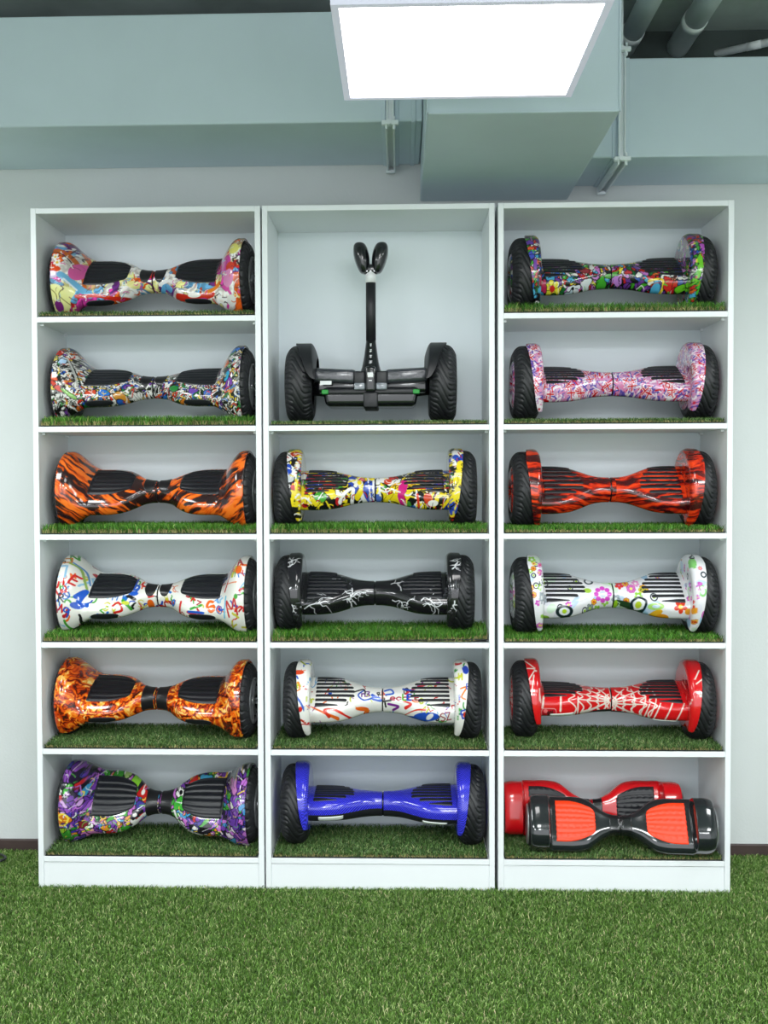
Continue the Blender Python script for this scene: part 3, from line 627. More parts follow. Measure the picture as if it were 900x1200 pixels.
def art_R1():
    c=Canvas(WHT); c.voro(19,GRF,warp=22,ws=36,outline=BLK,ow=3,seed=81); blobs(c,220,GRF,82,4,12); scribbles(c,300,[BLK,BLK,(240,238,236)],83,1.5,4,14,40)
    def outl(x,y,a,b,k,r=0): c.ell(x,y,a*.8+2.5,b*.8+2.5,BLK,r,wob=.2,seed=x); c.ell(x,y,a*.8,b*.8,k,r,wob=.2,seed=x)
    outl(290,246,30,22,(230,236,240)); outl(335,220,20,30,(226,232,236),.4); outl(280,260,40,14,(200,220,232)); c.ell(282,240,5,5,BLK); c.stroke([(300,260),(330,250)],3,BLK)
    c.flower(200,246,30,(230,220,60),(200,40,40),6,BLK); outl(226,270,26,12,(80,170,50)); outl(166,240,14,24,(190,40,90)); outl(110,80,18,14,(100,60,170)); outl(110,110,20,9,(232,90,50)); outl(114,140,16,20,(70,80,190)); outl(130,180,12,24,(120,70,170)); outl(100,60,16,8,(60,150,60))
    outl(400,206,26,22,(70,170,50),.5); outl(440,180,30,14,(80,160,60),-.3); outl(460,196,26,20,(190,130,210)); outl(470,230,22,16,(60,60,170)); outl(430,230,12,20,(30,90,50)); outl(520,240,24,16,(60,110,60)); outl(560,262,28,18,(196,34,40)); outl(600,240,20,24,(80,170,210))
    c.stroke([(574,216),(620,216),(624,250),(600,274)],9,(236,206,50)); outl(652,232,32,28,(206,44,40)); outl(668,214,10,7,(236,150,120)); outl(690,230,12,20,(60,90,170)); outl(712,246,46,13,(110,196,40),-.1); outl(752,190,12,60,(110,196,40),.1); outl(700,212,26,9,(236,234,230)); outl(470,240,10,10,(236,236,232))
    outl(778,120,26,30,(180,80,190)); outl(800,170,16,36,(150,70,170)); outl(760,80,18,14,(200,60,60)); outl(744,110,10,26,(60,150,60)); outl(780,80,16,12,(200,130,210)); c.ell(776,122,6,6,(240,238,236)); c.stroke([(784,90),(800,140),(790,190)],3,(240,230,240))
    outl(230,130,24,8,(60,140,60)); outl(300,144,30,10,(60,80,160)); outl(330,166,26,12,(150,50,60)); outl(540,150,20,12,(110,70,150)); outl(500,170,18,10,(190,50,60))
    fine(c,480,86,[BLK,BLK,BLK,(242,240,238),(190,110,200),(90,190,60),(206,40,40)],(1.4,3.6))
    return c
def art_R2():
    c=Canvas((206,150,192)); r=np.random.default_rng(91)
    for i in range(4200):
        x,y,a=r.uniform(0,900),r.uniform(0,420),r.uniform(0,3.14); L=r.uniform(6,15); k=[(242,230,238),(84,76,172),(206,28,52),(242,234,240),(96,76,170),(224,130,178)][r.integers(6)]; w=r.uniform(2.6,6)
        dx,dy=L*math.cos(a),L*math.sin(a); c.stroke([(x-dx,y-dy),(x+dx,y+dy)],w,k)
    for i in range(170):
        x,y,a=r.uniform(0,900),r.uniform(0,420),r.uniform(0,3.14); L=r.uniform(9,17)
        for b in (a,a+1.57):
            dx,dy=L*math.cos(b),L*math.sin(b); c.stroke([(x-dx,y-dy),(x+dx,y+dy)],8,(240,230,238))
        for b in (a,a+1.57):
            dx,dy=L*math.cos(b),L*math.sin(b); c.stroke([(x-dx,y-dy),(x+dx,y+dy)],4.6,(204,20,40))
    return c
def art_R3():
    return flame(101,(66,12,20),(214,42,16),-.16,4.5,44,6.2,.10,12,(240,70,26),.2)
def art_R4():
    c=Canvas((236,235,240)); r=np.random.default_rng(111)
    for _ in range(50):
        c.ell(r.uniform(0,900),r.uniform(0,420),r.uniform(14,34),r.uniform(10,24),[(196,216,240),(226,224,236),(170,206,238),(216,236,216)][r.integers(4)],r.uniform(0,3))
    for _ in range(90):
        x,y=r.uniform(0,900),r.uniform(0,420); t=r.integers(5); R=r.uniform(8,17)
        if t==0: c.flower(x,y,R,(212,90,200),(240,224,80),6,None)
        elif t==1: c.flower(x,y,R,(236,190,50),(206,40,40),7,(180,50,40))
        elif t==2: c.ell(x,y,R*.8,R*.9,(30,40,50),0,4); c.ell(x,y,R*.35,R*.4,(170,210,50))
        elif t==3: c.flower(x,y,R*1.2,(150,206,70),(240,240,236),5,None,.5)
        else: c.flower(x,y,R,(160,170,180),(236,240,240),5,(110,120,130))
    c.ell(244,266,34,24,(236,240,244)); c.ell(244,266,28,19,(28,44,50),0,9); c.ell(244,266,9,8,(180,216,40))
    c.ell(400,196,32,30,(236,235,240)); 
    for k in range(8): c.ell(400+26*math.cos(k*.785),196+24*math.sin(k*.785),10,9,(214,76,196))
    c.ell(400,196,13,12,(206,214,232)); c.ell(340,182,16,10,(170,210,70)); c.ell(352,142,15,11,(34,50,60),0,5); c.flower(364,226,11,(240,190,40),(220,60,40),6,(190,50,30))
    c.stroke([(456,226),(500,236),(545,262)],22,(40,70,40)); c.text(456,222,20,'Fbnoqd',(206,236,190),3,.45,.5); c.ell(536,232,24,24,(238,240,244)); c.stroke([(520,254),(512,226),(536,208),(562,222),(558,250),(548,266)],9,(22,40,52)); c.ell(536,236,11,13,(196,216,50)); c.ell(452,232,8,16,(150,196,40)); c.stroke([(540,262),(550,278)],8,(30,50,110))
    c.flower(468,158,17,(220,60,50),None,5); c.flower(512,172,17,(222,120,200),(244,240,120),8,(190,60,160)); c.ell(556,178,18,12,(214,200,70)); 
    for k in range(6): c.ell(556+9*math.cos(k),178+6*math.sin(k),2.6,2.6,BLK)
    c.flower(534,150,15,(236,150,210),(250,240,240),6); c.ell(600,270,24,12,(232,176,40),-.4); c.ell(626,284,24,11,(232,150,30),.2); c.stroke([(570,296),(630,300)],9,(196,50,40)); c.ell(598,244,22,10,(170,216,110),0,7); c.flower(690,246,26,(226,60,40),(240,200,60),5); c.ell(720,264,14,12,(236,160,40)); c.ell(650,296,16,8,(160,200,240))
    c.flower(150,122,14,(222,110,190),(240,220,80),7,(170,60,150)); c.flower(150,90,12,(222,130,200),(200,60,60),6); c.flower(126,84,9,(236,200,80),(200,60,60),6); c.ell(160,162,10,10,(34,46,56),0,4); c.flower(160,220,22,(160,168,178),(236,238,240),5,(110,116,126)); c.ell(168,290,20,9,(150,196,70)); c.flower(134,240,12,(206,60,190),None,5); c.flower(350,250,16,(150,160,160),(190,220,100),5,(100,110,116))
    c.flower(742,170,18,(222,110,210),(60,150,150),7,(190,70,170)); c.ell(758,190,12,18,(130,200,110),0,6); c.ell(768,126,9,10,(34,46,60),0,5); c.flower(790,158,9,(90,80,160),None,6); c.flower(760,100,9,(230,120,160),(240,220,120),6); c.flower(814,180,13,(170,206,80),(236,240,200),5); c.flower(790,200,9,(240,190,120),(220,80,60),6); c.ell(800,250,10,16,(160,200,80)); c.ell(740,80,12,22,(130,200,110),.3); c.ell(766,280,10,16,(206,110,190))
    return c
def art_R5():
    c=Canvas((214,18,28)); S=(232,218,208)
    C0=(437,176)
    for a in np.radians([8,28,52,90,128,152,172,188,208,232,270,308,332,352]):
        p=(C0[0]+8*math.cos(a),C0[1]+8*math.sin(a)); L=130 if abs(math.sin(a))<.6 else 90
        q=(C0[0]+L*math.cos(a),C0[1]+L*.8*math.sin(a)); c.stroke([p,q],5,S,4)
    for R,h in ((26,22),(58,52),(96,86),(134,130),(172,170)):
        for s in (-1,1):
            B=np.radians(np.array([-80,-52,-28,-8,8,28,52,80])); 
            pts=[]
            for i in range(len(B)):
                pts.append((C0[0]+s*R*math.cos(B[i])**.6,C0[1]+h*math.sin(B[i])))
                if i<len(B)-1:
                    m=(B[i]+B[i+1])/2; pts.append((C0[0]+s*R*.84*math.cos(m)**.6,C0[1]+.9*h*math.sin(m)))
            c.stroke(pts,5,S)
    for x in (560,600,645,690): c.stroke([(x+22,190),(x+6,226),(x-14,262)],5,S)
    for x in (520,560,600): c.stroke([(x,120),(x+8,170),(x-14,230)],4.5,S)
    # the print thins out to single arcs towards the wheels
    for (x0,x1) in ((60,150),(715,860)): c.c[:,x0:x1]=np.array((214,18,28),np.float32)
    for pts in ([(96,96),(130,98),(150,110)],[(140,96),(110,150)],[(130,130),(118,210)],[(100,50),(146,110)],[(770,70),(748,110)],[(800,90),(750,130)],[(746,160),(806,216)],[(790,140),(760,180)]): c.stroke(pts,5,S)
    c.c[228:420,150:270]=np.array((214,18,28),np.float32); c.stroke([(170,186),(164,230)],8,S); c.stroke([(237,182),(234,238)],7,S); c.stroke([(306,180),(303,238)],6,S)
    c.stroke([(170,243),(208,243)],22,(226,150,150)); c.stroke([(170,243),(208,243)],17,(190,20,40)); c.ell(176,240,8,5,(236,120,120)); c.text(184,238,9,'oad',(60,10,20),2.5)
    c.ell(428,222,12,11,(232,232,236)); c.text(421,217,10,'oo',(130,130,150),2)
    return c
# ------------------------------------------------------------------ board geometry (axle along x, front = -y, tilt leans the deck towards the front)
def seT(t, k=.45): return np.arctan2(k*np.sin(t), np.cos(t))
def supe(phi, a, b, n): return (np.abs(np.cos(phi)/a)**n+np.abs(np.sin(phi)/b)**n)**(-1/n)
def sstep(x, a, b): t = np.clip((x-a)/(b-a),0,1); return t*t*(3-2*t)
def itp(x, xs, ys):
    xs = np.array(xs); ys = np.array(ys)
    h = np.gradient(ys, xs); i = np.clip(np.searchsorted(xs, x)-1, 0, len(xs)-2)
    d = xs[i+1]-xs[i]; t = np.clip((x-xs[i])/d,0,1)
    return (2*t**3-3*t**2+1)*ys[i]+(t**3-2*t**2+t)*d*h[i]+(-2*t**3+3*t**2)*ys[i+1]+(t**3-t**2)*d*h[i+1]
def polar_A(phi, x):
    a = itp(x, [0,.02,.045,.075,.105,.14,.21,.34], [.036,.037,.046,.074,.097,.109,.113,.115])
    b = itp(x, [0,.03,.06,.10,.21,.34], [.035,.036,.039,.042,.044,.046])
    r0 = supe(phi, a, b, 2.5)
    s = np.sin(phi); lo = np.radians(22)
    sag = .050+.0*x
    r1 = np.where((s < -math.sin(lo)), .050/np.maximum(-s,.05), .139)
    r1 = np.minimum(r1, .139)
    t = np.clip((x-.216)/.082,0,1); w = np.sin(t*np.pi/2)**1.4
    return r0*(1-w)+r1*w
def polar_B(phi, x):
    a = itp(x, [0,.03,.065,.10,.14,.18,.25], [.041,.042,.052,.070,.088,.096,.098])
    b = itp(x, [0,.05,.11,.18,.25], [.039,.041,.043,.043,.043])
    return supe(phi, a, b, 2.4+.5*sstep(x,.05,.15))
def polar_C(phi, x):
    a = itp(x, [0,.03,.055,.115,.145,.2,.33], [.031,.034,.046,.088,.094,.095,.095])
    b = itp(x, [0,.04,.09,.2,.33], [.028,.030,.036,.037,.037])
    r0 = supe(phi, a, b, 3.2)
    r1 = supe(phi, .093, .085, 3.0)
    s = np.sin(phi); r1 = np.where(s < -.42, np.minimum(r1, .040/np.maximum(-s,.05)), r1)
    e = np.clip((x-.272)/.034,0,1); r1 = r1*(1-.10*(1-np.sqrt(np.maximum(1-e*e,0))))
    w = sstep(x, .232, .246)
    return r0*(1-w)+r1*w
def pt(r, phi, x):
    return np.stack([x+0*r, -r*np.cos(phi), r*np.sin(phi)], -1)
def tiltm(V, th):
    c, s = math.cos(th), math.sin(th); o = V.copy()
    o[...,1] = V[...,1]*c-V[...,2]*s; o[...,2] = V[...,1]*s+V[...,2]*c; return o
class Art:
    def __init__(s, cv, cx, cy, mul=1.0): s.c = lin(cv.c); s.cx = cx; s.cy = cy
    def at(s, V, sc=1167.):
        q = (V[...,1]+V[...,2])*.7071
        u = np.clip(s.cx+V[...,0]*sc, 0, CW-1.01); v = s.cy-q*sc
        v = np.abs(v); v = np.where(v > CH-2, 2*(CH-2)-v, v); v = np.clip(v,0,CH-1.01)
        iu = u.astype(int); iv = v.astype(int); fu = (u-iu)[...,None]; fv = (v-iv)[...,None]
        return ((s.c[iv,iu]*(1-fu)+s.c[iv,iu+1]*fu)*(1-fv)+(s.c[iv+1,iu]*(1-fu)+s.c[iv+1,iu+1]*fu)*fv).reshape(-1,3)
def half(V, side): W_ = V.copy(); W_[...,0] *= side; return W_
def put(name, V, F, root, side, th, mat, art=None, smooth=True, wall=None):
    V = half(V, side); cols = None
    if art is not None:
        A_ = V
        if wall is not None: A_ = V.copy(); A_[...,0] += side*wall*((V[...,1]-V[...,2])*.7071+.10)
        cols = art.at(A_)
    V = tiltm(V, th); V[...,2] += root['axle']
    if side < 0: F = [f[:, ::-1] for f in F]
    return link(name, mesh_np(name, V.reshape(-1,3), F, cols, smooth), mat, root)
def phis(lo, hi, n): return seT(np.radians(np.linspace(lo, hi, n)))
def phi_of_y(pol, x, y, it=26):
    lo = np.full(x.shape, .02); hi = np.full(x.shape, math.pi-.02)
    for _ in range(it):
        m = (lo+hi)/2; yy = -pol(m, x)*np.cos(m); up = yy < y; lo = np.where(up, m, lo); hi = np.where(up, hi, m)
    return (lo+hi)/2
def surf_top(pol, x, y, off):
    p = phi_of_y(pol, x, y); r = pol(p, x); V = pt(r, p, x); V[...,2] += off; return V

def pad_A(pol, x0, x1, hd, yc, ribs, thick=.004, dots=False, n=3.0):
    """one soft pad following the deck; ribs fan out towards the wheel"""
    nu, nv = 60, 60
    s = np.linspace(0,1,nu)[:,None]+np.zeros((1,nv)); t = np.zeros((nu,1))+np.linspace(-1,1,nv)[None,:]
    sh = (1-np.clip((.75-s)/.75,0,1)**n*.30)
    # rounded inner corners
    x = x0+(x1-x0)*s; x = x+(1-s)*.026*np.abs(t)**6
    y = yc+hd*sh*t
    if dots: rb = .0013*(np.maximum(0,np.sin(s*38))*np.maximum(0,np.sin(t*16)))**1.5+.0006*np.sin(t*26)
    else: rb = .0011*np.clip(np.sin(t*ribs*math.pi+.6)*2.2,-1,1)*np.clip((1-np.abs(t))*8,0,1)*np.clip(np.minimum(s,1-s)*14,0,1)
    e = np.minimum(np.minimum(s,1-s)*(x1-x0), (1-np.abs(t))*hd)
    off = thick*np.clip(e/.006,0,1)**.5-.0015+rb
    V = surf_top(pol, x, y, off)
    return V, [grid_faces(nu, nv)]
def pad_B(pol, pw=.0066):
    Vs, Fs = [], []; b = 0
    N = 8; ys = np.linspace(-.070, .073, N)
    for k in range(N):
        y = ys[k]; w = pw
        xin = .092+.045*abs((y+.015)/.075)**2.0; xo = .230
        if k == N-1: w = .0115; xin = .130
        if k == 0: w = pw+.001; xin = .150
        if k == 1: xin = .120
        nu, nv = 30, 7
        s = np.linspace(0,1,nu)[:,None]+np.zeros((1,nv)); t = np.zeros((nu,1))+np.linspace(-1,1,nv)[None,:]
        tap = np.ones_like(s)
        if k == N-1: tap = np.clip(s/.45,0.05,1)**.6
        if k == 0: tap = np.clip(s*1.2+.1,0.1,1)
        x = xin+(xo-xin)*s+.004*(1-s)*np.abs(t)**2
        yy = y+w*t*tap
        e = np.minimum(np.minimum(s,1-s)*(xo-xin), (1-np.abs(t))*w)
        V = surf_top(pol, x, yy, .0034*np.clip(e/.002,0,1)-.001)
        Vs.append(V.reshape(-1,3)); Fs.append(grid_faces(nu,nv,base=b)); b += nu*nv
    return np.concatenate(Vs), [np.concatenate(Fs)]
def patch(pol, xa, xb, pa, pb, off, nu=24, nv=24, oval=False):
    s = np.linspace(-1,1,nu)[:,None]+np.zeros((1,nv)); t = np.zeros((nu,1))+np.linspace(-1,1,nv)[None,:]
    if oval: t2 = t*np.maximum(1-np.abs(s)**2.4,0)**.5
    else: t2 = t
    x = (xa+xb)/2+(xb-xa)/2*s; p = np.radians((pa+pb)/2+(pb-pa)/2*t2)
    e = np.minimum(1-np.abs(s), 1-np.abs(t)); r = pol(p, x)+off*np.clip(e*8,-.3,1)
    V = pt(r, p, x); V[e <= 0] = pt(pol(p,x)-.001, p, x)[e <= 0]
    return V, [grid_faces(nu,nv)]
TY = {}
def tyre_mesh(R, w, key, style):
    if key in TY: return TY[key]
    nphi, nx = 432, 41
    ph = np.linspace(0,2*np.pi,nphi,endpoint=False)[:,None]; t = np.linspace(-1,1,nx)[None,:]
    prof_r = R-.030*np.abs(t)**3.2; prof_x = w/2*np.sign(t)*np.abs(t)**.9
    a = np.abs(t)
    if style == 'A': u = 26*ph/(2*np.pi)+1.1*a+.25*np.sin(6*a); g = ((u%1) < .22)&(a > .16)&(a < .95); u2 = 52*ph/(2*np.pi)+.7*a; g = g|((a < .12)&(a > .05))
    else: u = 22*ph/(2*np.pi)+1.5*t+.32*np.sin(5.0*t); g = ((u%1) < .20)&(a < .9); u2 = 22*ph/(2*np.pi)+.5+1.5*t+.32*np.sin(5.0*t); g = g|(((u2%1) < .13)&(a > .35)&(a < .93))
    gb = g.astype(float); gb = .5*gb+.25*np.roll(gb,1,0)+.25*np.roll(gb,-1,0)
    r = prof_r-.0042*gb
    V = np.stack([prof_x+0*r, -r*np.cos(ph), r*np.sin(ph)],-1)
    # sidewall rings down to the rim
    rings = []
    for sgn in (-1,1):
        side = []
        for (rr, xx) in ((R-.036, w/2*1.0),(R-.046, w/2*.96),(R-.050, w/2*.86)):
            side.append(np.stack([0*ph[:,0]+sgn*xx, -rr*np.cos(ph[:,0]), rr*np.sin(ph[:,0])],-1))
        rings.append(side)
    cols_ = [rings[0][2][:,None],rings[0][1][:,None],rings[0][0][:,None],V,rings[1][0][:,None],rings[1][1][:,None],rings[1][2][:,None]]
    V = np.concatenate(cols_,1); n2 = V.shape[1]
    me = mesh_np('tyre', V.reshape(-1,3), [grid_faces(nphi,n2,wrap_u=True)])
    me.materials.append(M_rub); TY[key] = me; return me
def disc_lathe(prof, n=64):
    """prof: list of (x, r); revolve around x"""
    p = np.array(prof); ph = np.linspace(0,2*np.pi,n,endpoint=False)
    V = np.stack([p[None,:,0]+0*ph[:,None], -p[None,:,1]*np.cos(ph)[:,None], p[None,:,1]*np.sin(ph)[:,None]],-1)
    return V.reshape(-1,3), [grid_faces(n,len(p),wrap_u=True)]
def rim_spoked(R, w):
    if 'rim' in TY: return TY['rim']
    bm = bmesh.new()
    V, F = disc_lathe([(-.03,.004),(-.03,R),(.022,R),(.034,R),(.036,R-.004),(.034,R-.009),(.006,R-.013),(.004,.004)], 64)
    vs = [bm.verts.new(v) for v in V]
    for f in F[0]: bm.faces.new([vs[i] for i in f])
    dark = bpy.data.meshes.new('rim'); bm.to_mesh(dark); bm.free(); dark.materials.append(M_blk)
    for p in dark.polygons: p.use_smooth = True
    bm = bmesh.new()
    for k in range(10):
        a = k*math.pi/5; M = Matrix.Rotation(a,4,'X')
        add_box(bm, .016, .035, -.0035, .0035, .014, R-.006, .0015, 1, M)
        M2 = Matrix.Rotation(a+.22,4,'X'); add_box(bm, .016, .034, -.0022, .0022, .030, R-.008, .001, 1, M2)
    add_tube(bm, (.010,0,0), (.037,0,0), .018, n=24)
    V, F = disc_lathe([(.030,R-.001),(.0385,R-.001),(.0400,R-.004),(.0385,R-.0075),(.030,R-.0075)],64)
    vs = [bm.verts.new(v) for v in V]
    for f in F[0]: bm.faces.new([vs[i] for i in f])
    bmesh.ops.recalc_face_normals(bm, faces=bm.faces)
    sp = bpy.data.meshes.new('spokes'); bm.to_mesh(sp); bm.free(); sp.materials.append(M_silver)
    TY['rim'] = (dark, sp); return TY['rim']

def board_A(label, artf, acx, acy, loc, yaw, tl, tr, sleeve_lo=30, ovals=True):
    root = thing('hoverboard', label, 'hoverboard', loc, yaw, 'printed hoverboards'); AX = .127; root['axle'] = AX
    art = Art(artf(), acx, acy); pol = polar_A
    for side, th in ((-1,tl),(1,tr)):
        th = math.radians(th)
        xs = np.concatenate([np.linspace(.0025,.20,110), np.linspace(.2012,.316,90)])
        td = np.radians(np.concatenate([np.linspace(-70,165,236), np.linspace(168,286,50)])); ph = td
        X, T_ = np.meshgrid(xs, td, indexing='ij'); kk = .45+.5*sstep(X,.20,.29); P = np.arctan2(kk*np.sin(T_), np.cos(T_)); r = pol(P, X); r[0] *= .97
        r[-4:] *= np.array([1.0,.998,.992,.978])[:,None]
        V = pt(r, P, X)
        # inner lip of the wheel arch
        L = []
        for dx, sc in ((-.001,.965),(-.005,.950),(-.009,.945)): L.append(pt(r[-1]*sc, P[-1], X[-1]+dx)[None])
        V = np.concatenate([V]+L,0)
        put('shell', V, [grid_faces(V.shape[0], len(ph), wrap_v=True)], root, side, th, M_paint, art)
        V, F = pad_A(pol, .080, .226, .076, .004, 6.5)
        put('foot_pad', V, F, root, side, th, M_pad)
        V, F = patch(pol, .004, .046, sleeve_lo, 172, .0016, 30, 40, oval=sleeve_lo > 0)
        put('sleeve', V, F, root, side, th, M_sleeve)
        if ovals:
            V, F = patch(pol, .118, .214, -13, 3, .0014, 40, 24, oval=True)
            put('light_cover', V, F, root, side, th, M_mblk)
        t = link('tyre', tyre_mesh(.127,.060,'A','A'), None, root); t.location = (side*.3075, 0, AX); t.rotation_euler = (0, 0, 0 if side > 0 else math.pi)
        dk, sp = rim_spoked(.079,.08); rm = link('rim', dk, None, t); s_ = link('spokes', sp, None, t); rm.location.x = s_.location.x = -.008
    V, F = disc_lathe([(-.0012,.030),(-.0012,.0362),(.0012,.0362),(.0012,.030)],48)
    V = V+np.array([0,0,AX]); link('joint_ring', mesh_np('joint_ring', V, F, np.tile(lin((120,70,80)),(len(V),1))), M_sleeve, root)
    return root

def fender_B(arc_lo=-24):
    xi = .2425
    ph = np.radians(np.concatenate([np.linspace(-34,214,360), np.linspace(217,323,36)])); d = np.degrees(np.arcsin(np.clip(np.sin(ph),-1,1)))  # elevation
    k = sstep(d, arc_lo-8, arc_lo+6)
    RO = .089+(.140-.089)*k
    xo = xi+.006+.044*np.sqrt(np.clip((d-arc_lo)/(90-arc_lo),0,1))*k
    prof = [(0,.02,0),(0,.5,0),(0,.80,0),(.0,.90,0)]
    rows = [pt(RO*f, ph, xi+0*ph) for f in (.25,.5,.7,.84)]
    fil = np.minimum(.020, (xo-xi)*.8)
    for a in np.linspace(0,90,7):
        a = math.radians(a); rr = RO-fil*.9+fil*.9*math.sin(a); xx = xi+fil*(1-math.cos(a)); rows.append(pt(rr, ph, xx))
    for f in np.linspace(.1,1,22): rows.append(pt(RO-.001*f, ph, (xi+fil)+(xo-xi-fil)*f))
    rows.append(pt(RO-.004, ph, xo+.001)); rows.append(pt(RO-.006, ph, xo-.002)); rows.append(pt(RO-.007, ph, xi+.004+0*ph))
    # refine radial wall so that the print stays crisp
    W0 = [pt(RO*f, ph, xi+0*ph) for f in np.linspace(.25,.84,26)]
    V = np.stack(W0+rows[4:],0)
    wl = np.zeros(V.shape[:2]); wl[:len(W0)] = 1; wl[len(W0):len(W0)+7] = np.linspace(1,0,7)[:,None]
    return V, [grid_faces(V.shape[0], V.shape[1], wrap_v=True)], wl
FB = fender_B()
def board_B(label, artf, acx, acy, loc, yaw, tl, tr, bars=(0,0), scale=1.0, pw=.0066, low=-44):
    root = thing('hoverboard', label, 'hoverboard', loc, yaw, 'printed hoverboards'); AX = .131; root['axle'] = AX
    root.scale = (scale,)*3
    art = Art(artf(), acx, acy); pol = polar_B
    for i, (side, th) in enumerate(((-1,tl),(1,tr))):
        th = math.radians(th)
        xs = np.linspace(.0022,.246,150)
        tlo = math.degrees(math.atan2(math.sin(math.radians(low))/.45, math.cos(math.radians(low))))
        ph = phis(tlo,208,220)
        X, P = np.meshgrid(xs, ph, indexing='ij'); r = pol(P, X); r[0] *= .965; V = pt(r, P, X)
        put('shell', V, [grid_faces(len(xs), len(ph))], root, side, th, M_paint, art)
        ph = phis(207,361+tlo,50); xs2 = np.linspace(.0022,.246,60)
        X, P = np.meshgrid(xs2, ph, indexing='ij'); V = pt(pol(P,X)*.990, P, X)
        put('lower_shell', V, [grid_faces(len(xs2), len(ph))], root, side, th, M_mblk)
        put('fender', FB[0], FB[1], root, side, th, M_paint, art, wall=FB[2])
        V, F = pad_B(pol, pw); put('foot_pad', V, F, root, side, th, M_pad)
        if bars[i]:
            V, F = patch(pol, .130, .212, bars[i]-5, bars[i]+5, .0030, 30, 12); put('light_bar', V, F, root, side, th, M_lens)
        t = link('tyre', tyre_mesh(.131,.088,'B','B'), None, root); t.location = (side*.292, 0, AX); t.rotation_euler = (0, 0, 0 if side > 0 else math.pi)
        V, F = disc_lathe([(.010,.002),(.034,.010),(.046,.040),(.047,.062),(.042,.078),(.034,.083),(.02,.080)],72)
        V2 = V.copy()
        ca = Art.__new__(Art); ca.c = art.c; ca.cx = 450; ca.cy = 190
        cc = ca.at(np.stack([V[:,1], V[:,2], V[:,2]],-1))
        link('hub_cap', mesh_np('hub_cap', V, F, cc), M_paint, t)
    V, F = disc_lathe([(-.0022,.032),(-.0022,.0385),(.0022,.0385),(.0022,.032)],48)
    link('joint_ring', mesh_np('joint_ring', V+np.array([0,0,AX]), F), M_blk, root)
    return root

def board_C(label, m_body, m_pad, loc, yaw, tl, tr, scale=1.0):
    root = thing('hoverboard', label, 'hoverboard', loc, yaw, 'small plain hoverboards'); AX = .0985; root['axle'] = AX; root.scale = (scale,)*3
    pol = polar_C
    for side, th in ((-1,tl),(1,tr)):
        th = math.radians(th)
        xs = np.concatenate([np.linspace(.002,.22,70), np.linspace(.2215,.306,72)]); ph = np.concatenate([phis(-64,208,120), phis(212,292,30)])
        X, P = np.meshgrid(xs, ph, indexing='ij'); r = pol(P, X); r[0] *= .97; V = pt(r, P, X)
        L = [pt(r[-1]*sc, P[-1], X[-1]+dx)[None] for dx, sc in ((.0005,.93),(-.004,.88),(-.006,.80),(-.008,.35))]
        V = np.concatenate([V]+L,0)
        put('shell', V, [grid_faces(V.shape[0], len(ph), wrap_v=True)], root, side, th, m_body)
        V, F = pad_A(pol, .084, .220, .073, .002, 6, .0032, True, 2.2); put('foot_pad', V, F, root, side, th, m_pad)
        V, F = patch(pol, .004, .038, 20, 160, .0014); put('sleeve', V, F, root, side, th, M_blk)
        V, F = disc_lathe([(-.035,.03),(-.035,.066),(-.028,.072),(.0,.0735),(.022,.073),(.028,.069),(.028,.058),(.024,.05)],64)
        t = link('tyre', mesh_np('tyre', V, F), M_rub, root); t.location = (side*.284,0,AX); t.rotation_euler = (0,0,0 if side > 0 else math.pi)
        V, F = disc_lathe([(.018,.002),(.026,.02),(.028,.05),(.031,.062),(.033,.066),(.028,.068)],64)
        link('hub_cap', mesh_np('hub_cap', V, F), M_silver, t)
    bm = bmesh.new(); add_tube(bm, (-.012,0,AX), (.012,0,AX), .030, n=32); bm_obj('axle_joint', bm, M_blk, root, True)
    return root

# ------------------------------------------------------------------ the hoverboards on their shelves
SK = .010
A1 = board_A('hoverboard printed with pastel swirls and white flowers, top shelf of the left bookcase', art_A1, 468, 186, (.372,.158,SZ[0]+SK), math.radians(-3), 42, 42)
A2 = board_A('hoverboard printed with tiny crowded black, white and coloured doodles', art_A2, 463, 176, (.370,.158,SZ[1]+SK), math.radians(-3), 27, 27)
A3 = board_A('glossy black hoverboard with bright orange flame streaks and spoked wheels', art_A3, 486, 176, (.379,.158,SZ[2]+SK), math.radians(-3), 34, 34, ovals=False)
A4 = board_A('white hoverboard with colourful scribbled letters and solid black foot pads', art_A4, 488, 178, (.379,.158,SZ[3]+SK), math.radians(-3), 29, 29)
A5 = board_A('hoverboard printed all over with orange and yellow fire', art_A5, 470, 190, (.368,.158,SZ[4]+SK), math.radians(-4.5), 27, 27, sleeve_lo=-30)
A6 = board_A('hoverboard with purple and green cartoon print, bottom shelf of the left bookcase', art_A6, 490, 185, (.379,.155,SZ[5]+SK), math.radians(-3), 50, 50, sleeve_lo=-30, ovals=False)
B1 = board_B('hoverboard with yellow, white and blue graffiti print', art_B1, 437, 178, (1.117,.15,SZ[2]+SK), 0, 28, 28)
B2 = board_B('black hoverboard with white lightning print', art_B2, 435, 180, (1.114,.15,SZ[3]+SK+.008), 0, 30, 30, bars=(0,-44), scale=.985, pw=.0080)
B3 = board_B('white hoverboard with coloured brush strokes and slatted black pads', art_B3, 467, 190, (1.139,.14,SZ[4]+SK), math.radians(0), 29, 29, scale=.98)
B4 = board_B('shiny blue carbon weave hoverboard', art_B4, 463, 195, (1.139,.14,SZ[5]+SK), 0, 3, 11, bars=(-13,-17), scale=1.01, pw=.0080, low=-4)
R1 = board_B('hoverboard with purple, green and red graffiti print, top shelf of the right bookcase', art_R1, 437, 165, (1.899,.15,SZ[0]+SK), 0, 32, 32, pw=.0082, scale=.985)
R2 = board_B('pink hoverboard covered in small red and purple flag crosses', art_R2, 445, 185, (1.906,.15,SZ[1]+SK), 0, 26, 26, pw=.0082, scale=.985)
